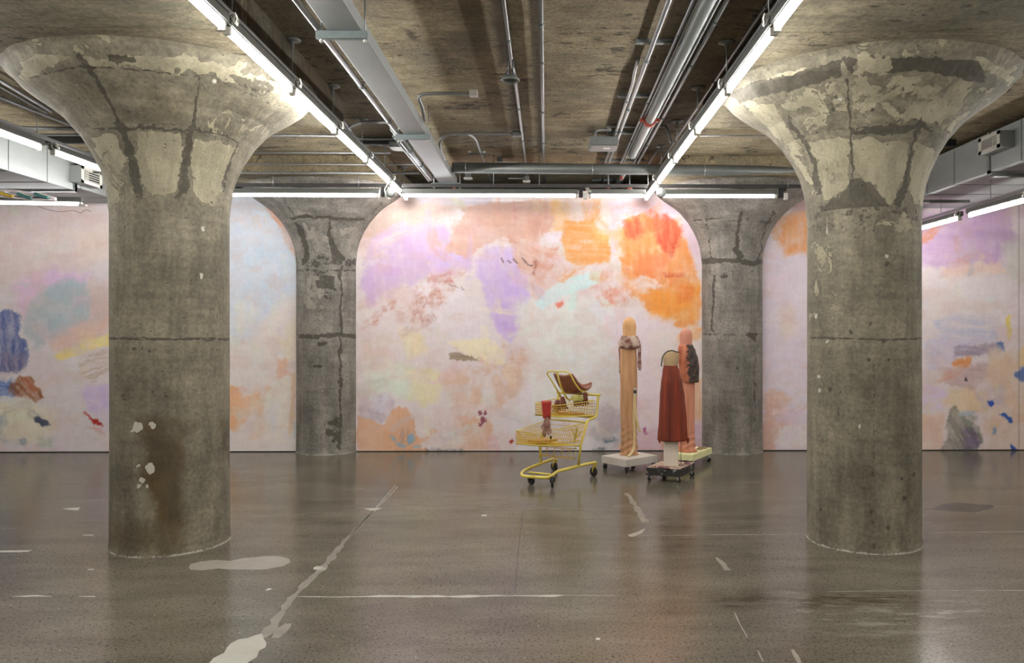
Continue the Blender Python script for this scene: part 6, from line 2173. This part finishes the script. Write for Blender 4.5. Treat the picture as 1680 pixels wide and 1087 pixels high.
# --- salmon figure with dark stained jacket
pc = at(1130, 741, Z=.16)
X3, Y3 = pc.x, pc.y + .02
f3 = empty('draped_figure', (X3, Y3, .162))
tag(f3, 'salmon figure with arched head and orange jacket with black patch on the yellow platform', 'sculpture', 'draped figures on rolling platforms')
z3 = lambda y: at(1130, y, Y=Y3 - .05).z
xs3 = lambda x: at(x, 660, Y=Y3 - .05).x


def s3(y, xl, xr, ry, ex=2.6):
    return ((xs3(xl) + xs3(xr)) / 2, Y3, z3(y), (xs3(xr) - xs3(xl)) / 2, ry, 0, ex)


def d3(a, z, k):
    low = max(0, min(1, (.5 - z) / .3))
    return .012 * math.sin(a * 5 + z * 6) + low * (.08 * math.sin(z * 85 + 2.4 * math.sin(a * 2)) + .05 * math.sin(a * 6)) + .02 * math.sin(a * 8 + z * 3)


body(interp_rings([(X3 - .005, Y3, .162, .105, .09, 0, 2.2), s3(736, 1114.5, 1142, .085, 2.3), s3(722, 1116, 1141, .075), s3(690, 1118.5, 1140.5, .07, 3), s3(624, 1120, 1141, .07, 3)], .012), 72, d3, M['salmon_cloth'], 'draped_body', f3)
mj, nt, b = mat_new('stained_jacket')
cj = coords(nt)
sx = nd(nt, 'ShaderNodeSeparateXYZ', {'Vector': cj})
nj = noise(nt, cj, 14, 6, .65, .6)
px_ = mth(nt, 'ADD', sx.outputs[0], mth(nt, 'MULTIPLY', mth(nt, 'SUBTRACT', nj, .5), .22))
black = smooth(nt, px_, -.045, -.015)
basej = ramp(nt, noise(nt, coords(nt, (1, 1, .4)), 11, 5, .6), [(.35, lin((150, 74, 44))), (.55, lin((188, 112, 80))), (.7, lin((206, 140, 108)))])
blk = ramp(nt, noise(nt, cj, 24, 5, .6), [(.4, lin((44, 36, 34))), (.7, lin((92, 76, 66)))])
nt.links.new(mixc(nt, black, basej, blk), b.inputs['Base Color'])
b.inputs['Roughness'].default_value = .7
bump(nt, b, nj, .4, .006)
jk = interp_rings([s3(627, 1120.5, 1146.5, .10, 2.3), s3(622, 1118, 1147.5, .105, 2.3), s3(605, 1114.5, 1148.5, .108, 2.3), s3(590, 1113.5, 1147, .105, 2.4), s3(575, 1113.5, 1142, .095, 2.6), s3(567, 1114.5, 1138, .085, 2.8), s3(565, 1116, 1136.5, .07, 2.8)], .01)
jo = body(jk, 80, lambda a, z, k: .03 * math.sin(a * 4 + z * 10) + .015 * math.sin(a * 9 + z * 25), mj, 'jacket', f3)
jo.data.transform(Matrix.Translation((0, 0, 0)))
hd = []
zb3, zt3 = z3(568), z3(538.5)
for i in range(22):
    u = i / 21
    z = zb3 + (zt3 - zb3) * u
    v = (z - (zt3 - .085)) / .085
    w = .074 * (math.sqrt(max(.0004, 1 - max(0, v) ** 2.2)) if v > 0 else 1)
    hd.append((xs3(1126.5), Y3 - .005, z, max(w, .004), max(w * .8, .004), 0, 2.3))
body(hd, 48, lambda a, z, k: .008 * math.sin(a * 5 + z * 30), M['salmon_head'], 'head', f3)

# lumps lying on the platforms
rr2 = random.Random(11)
lumps = []
for k, (x, y, zz, mt, where) in enumerate(((1072, 765.5, .144, 'ply', 'dusty'), (1084, 767, .144, 'p', 'mauve'), (1093, 768, .144, 'p', 'mauve'), (1118, 763, .144, 'ply', 'dusty'), (1127, 761, .144, 'p', 'mauve'),
                                           (1148, 737, .16, 'g', 'grey'), (1155, 735.5, .16, 'g', 'grey'), (1150, 735, .16, 'g', 'grey'))):
    p = at(x, y, Z=zz)
    mt_ = {'ply': M['ply'], 'p': None, 'g': None}[mt]
    if mt_ is None:
        key = 'lump_' + mt
        if key not in M:
            M[key] = simple('mauve_clay' if mt == 'p' else 'grey_brown_clay', (128, 92, 96) if mt == 'p' else (140, 118, 92), .8, 0, .2, 30, bmp=.4)
        mt_ = M[key]
    bm = bmesh.new()
    bmesh.ops.create_icosphere(bm, subdivisions=2, radius=.03)
    for v in bm.verts:
        v.co = Vector((v.co.x * 1.25, v.co.y, max(-.004, v.co.z * .62))) * (1 + rr2.uniform(-.14, .14))
        v.co.z += .004
    me = bpy.data.meshes.new('clay_lump')
    bm.to_mesh(me)
    bm.free()
    me.materials.append(mt_)
    for pl in me.polygons:
        pl.use_smooth = True
    o = bpy.data.objects.new('clay_lump', me)
    COL.objects.link(o)
    o.location = p + Vector((0, 0, .001))
    tag(o, ['dusty clay lump at the left end of the black edged platform', 'mauve clay lump left of the white post on the black edged platform', 'mauve clay lump touching the foot of the white post',
            'dusty clay lump right of the white post on the black edged platform', 'mauve clay lump at the right end of the black edged platform', 'leftmost grey brown clay lump on the pale yellow platform',
            'rightmost grey brown clay lump on the pale yellow platform', 'rear grey brown clay lump on the pale yellow platform'][k], 'lump', 'clay lumps on the platforms')
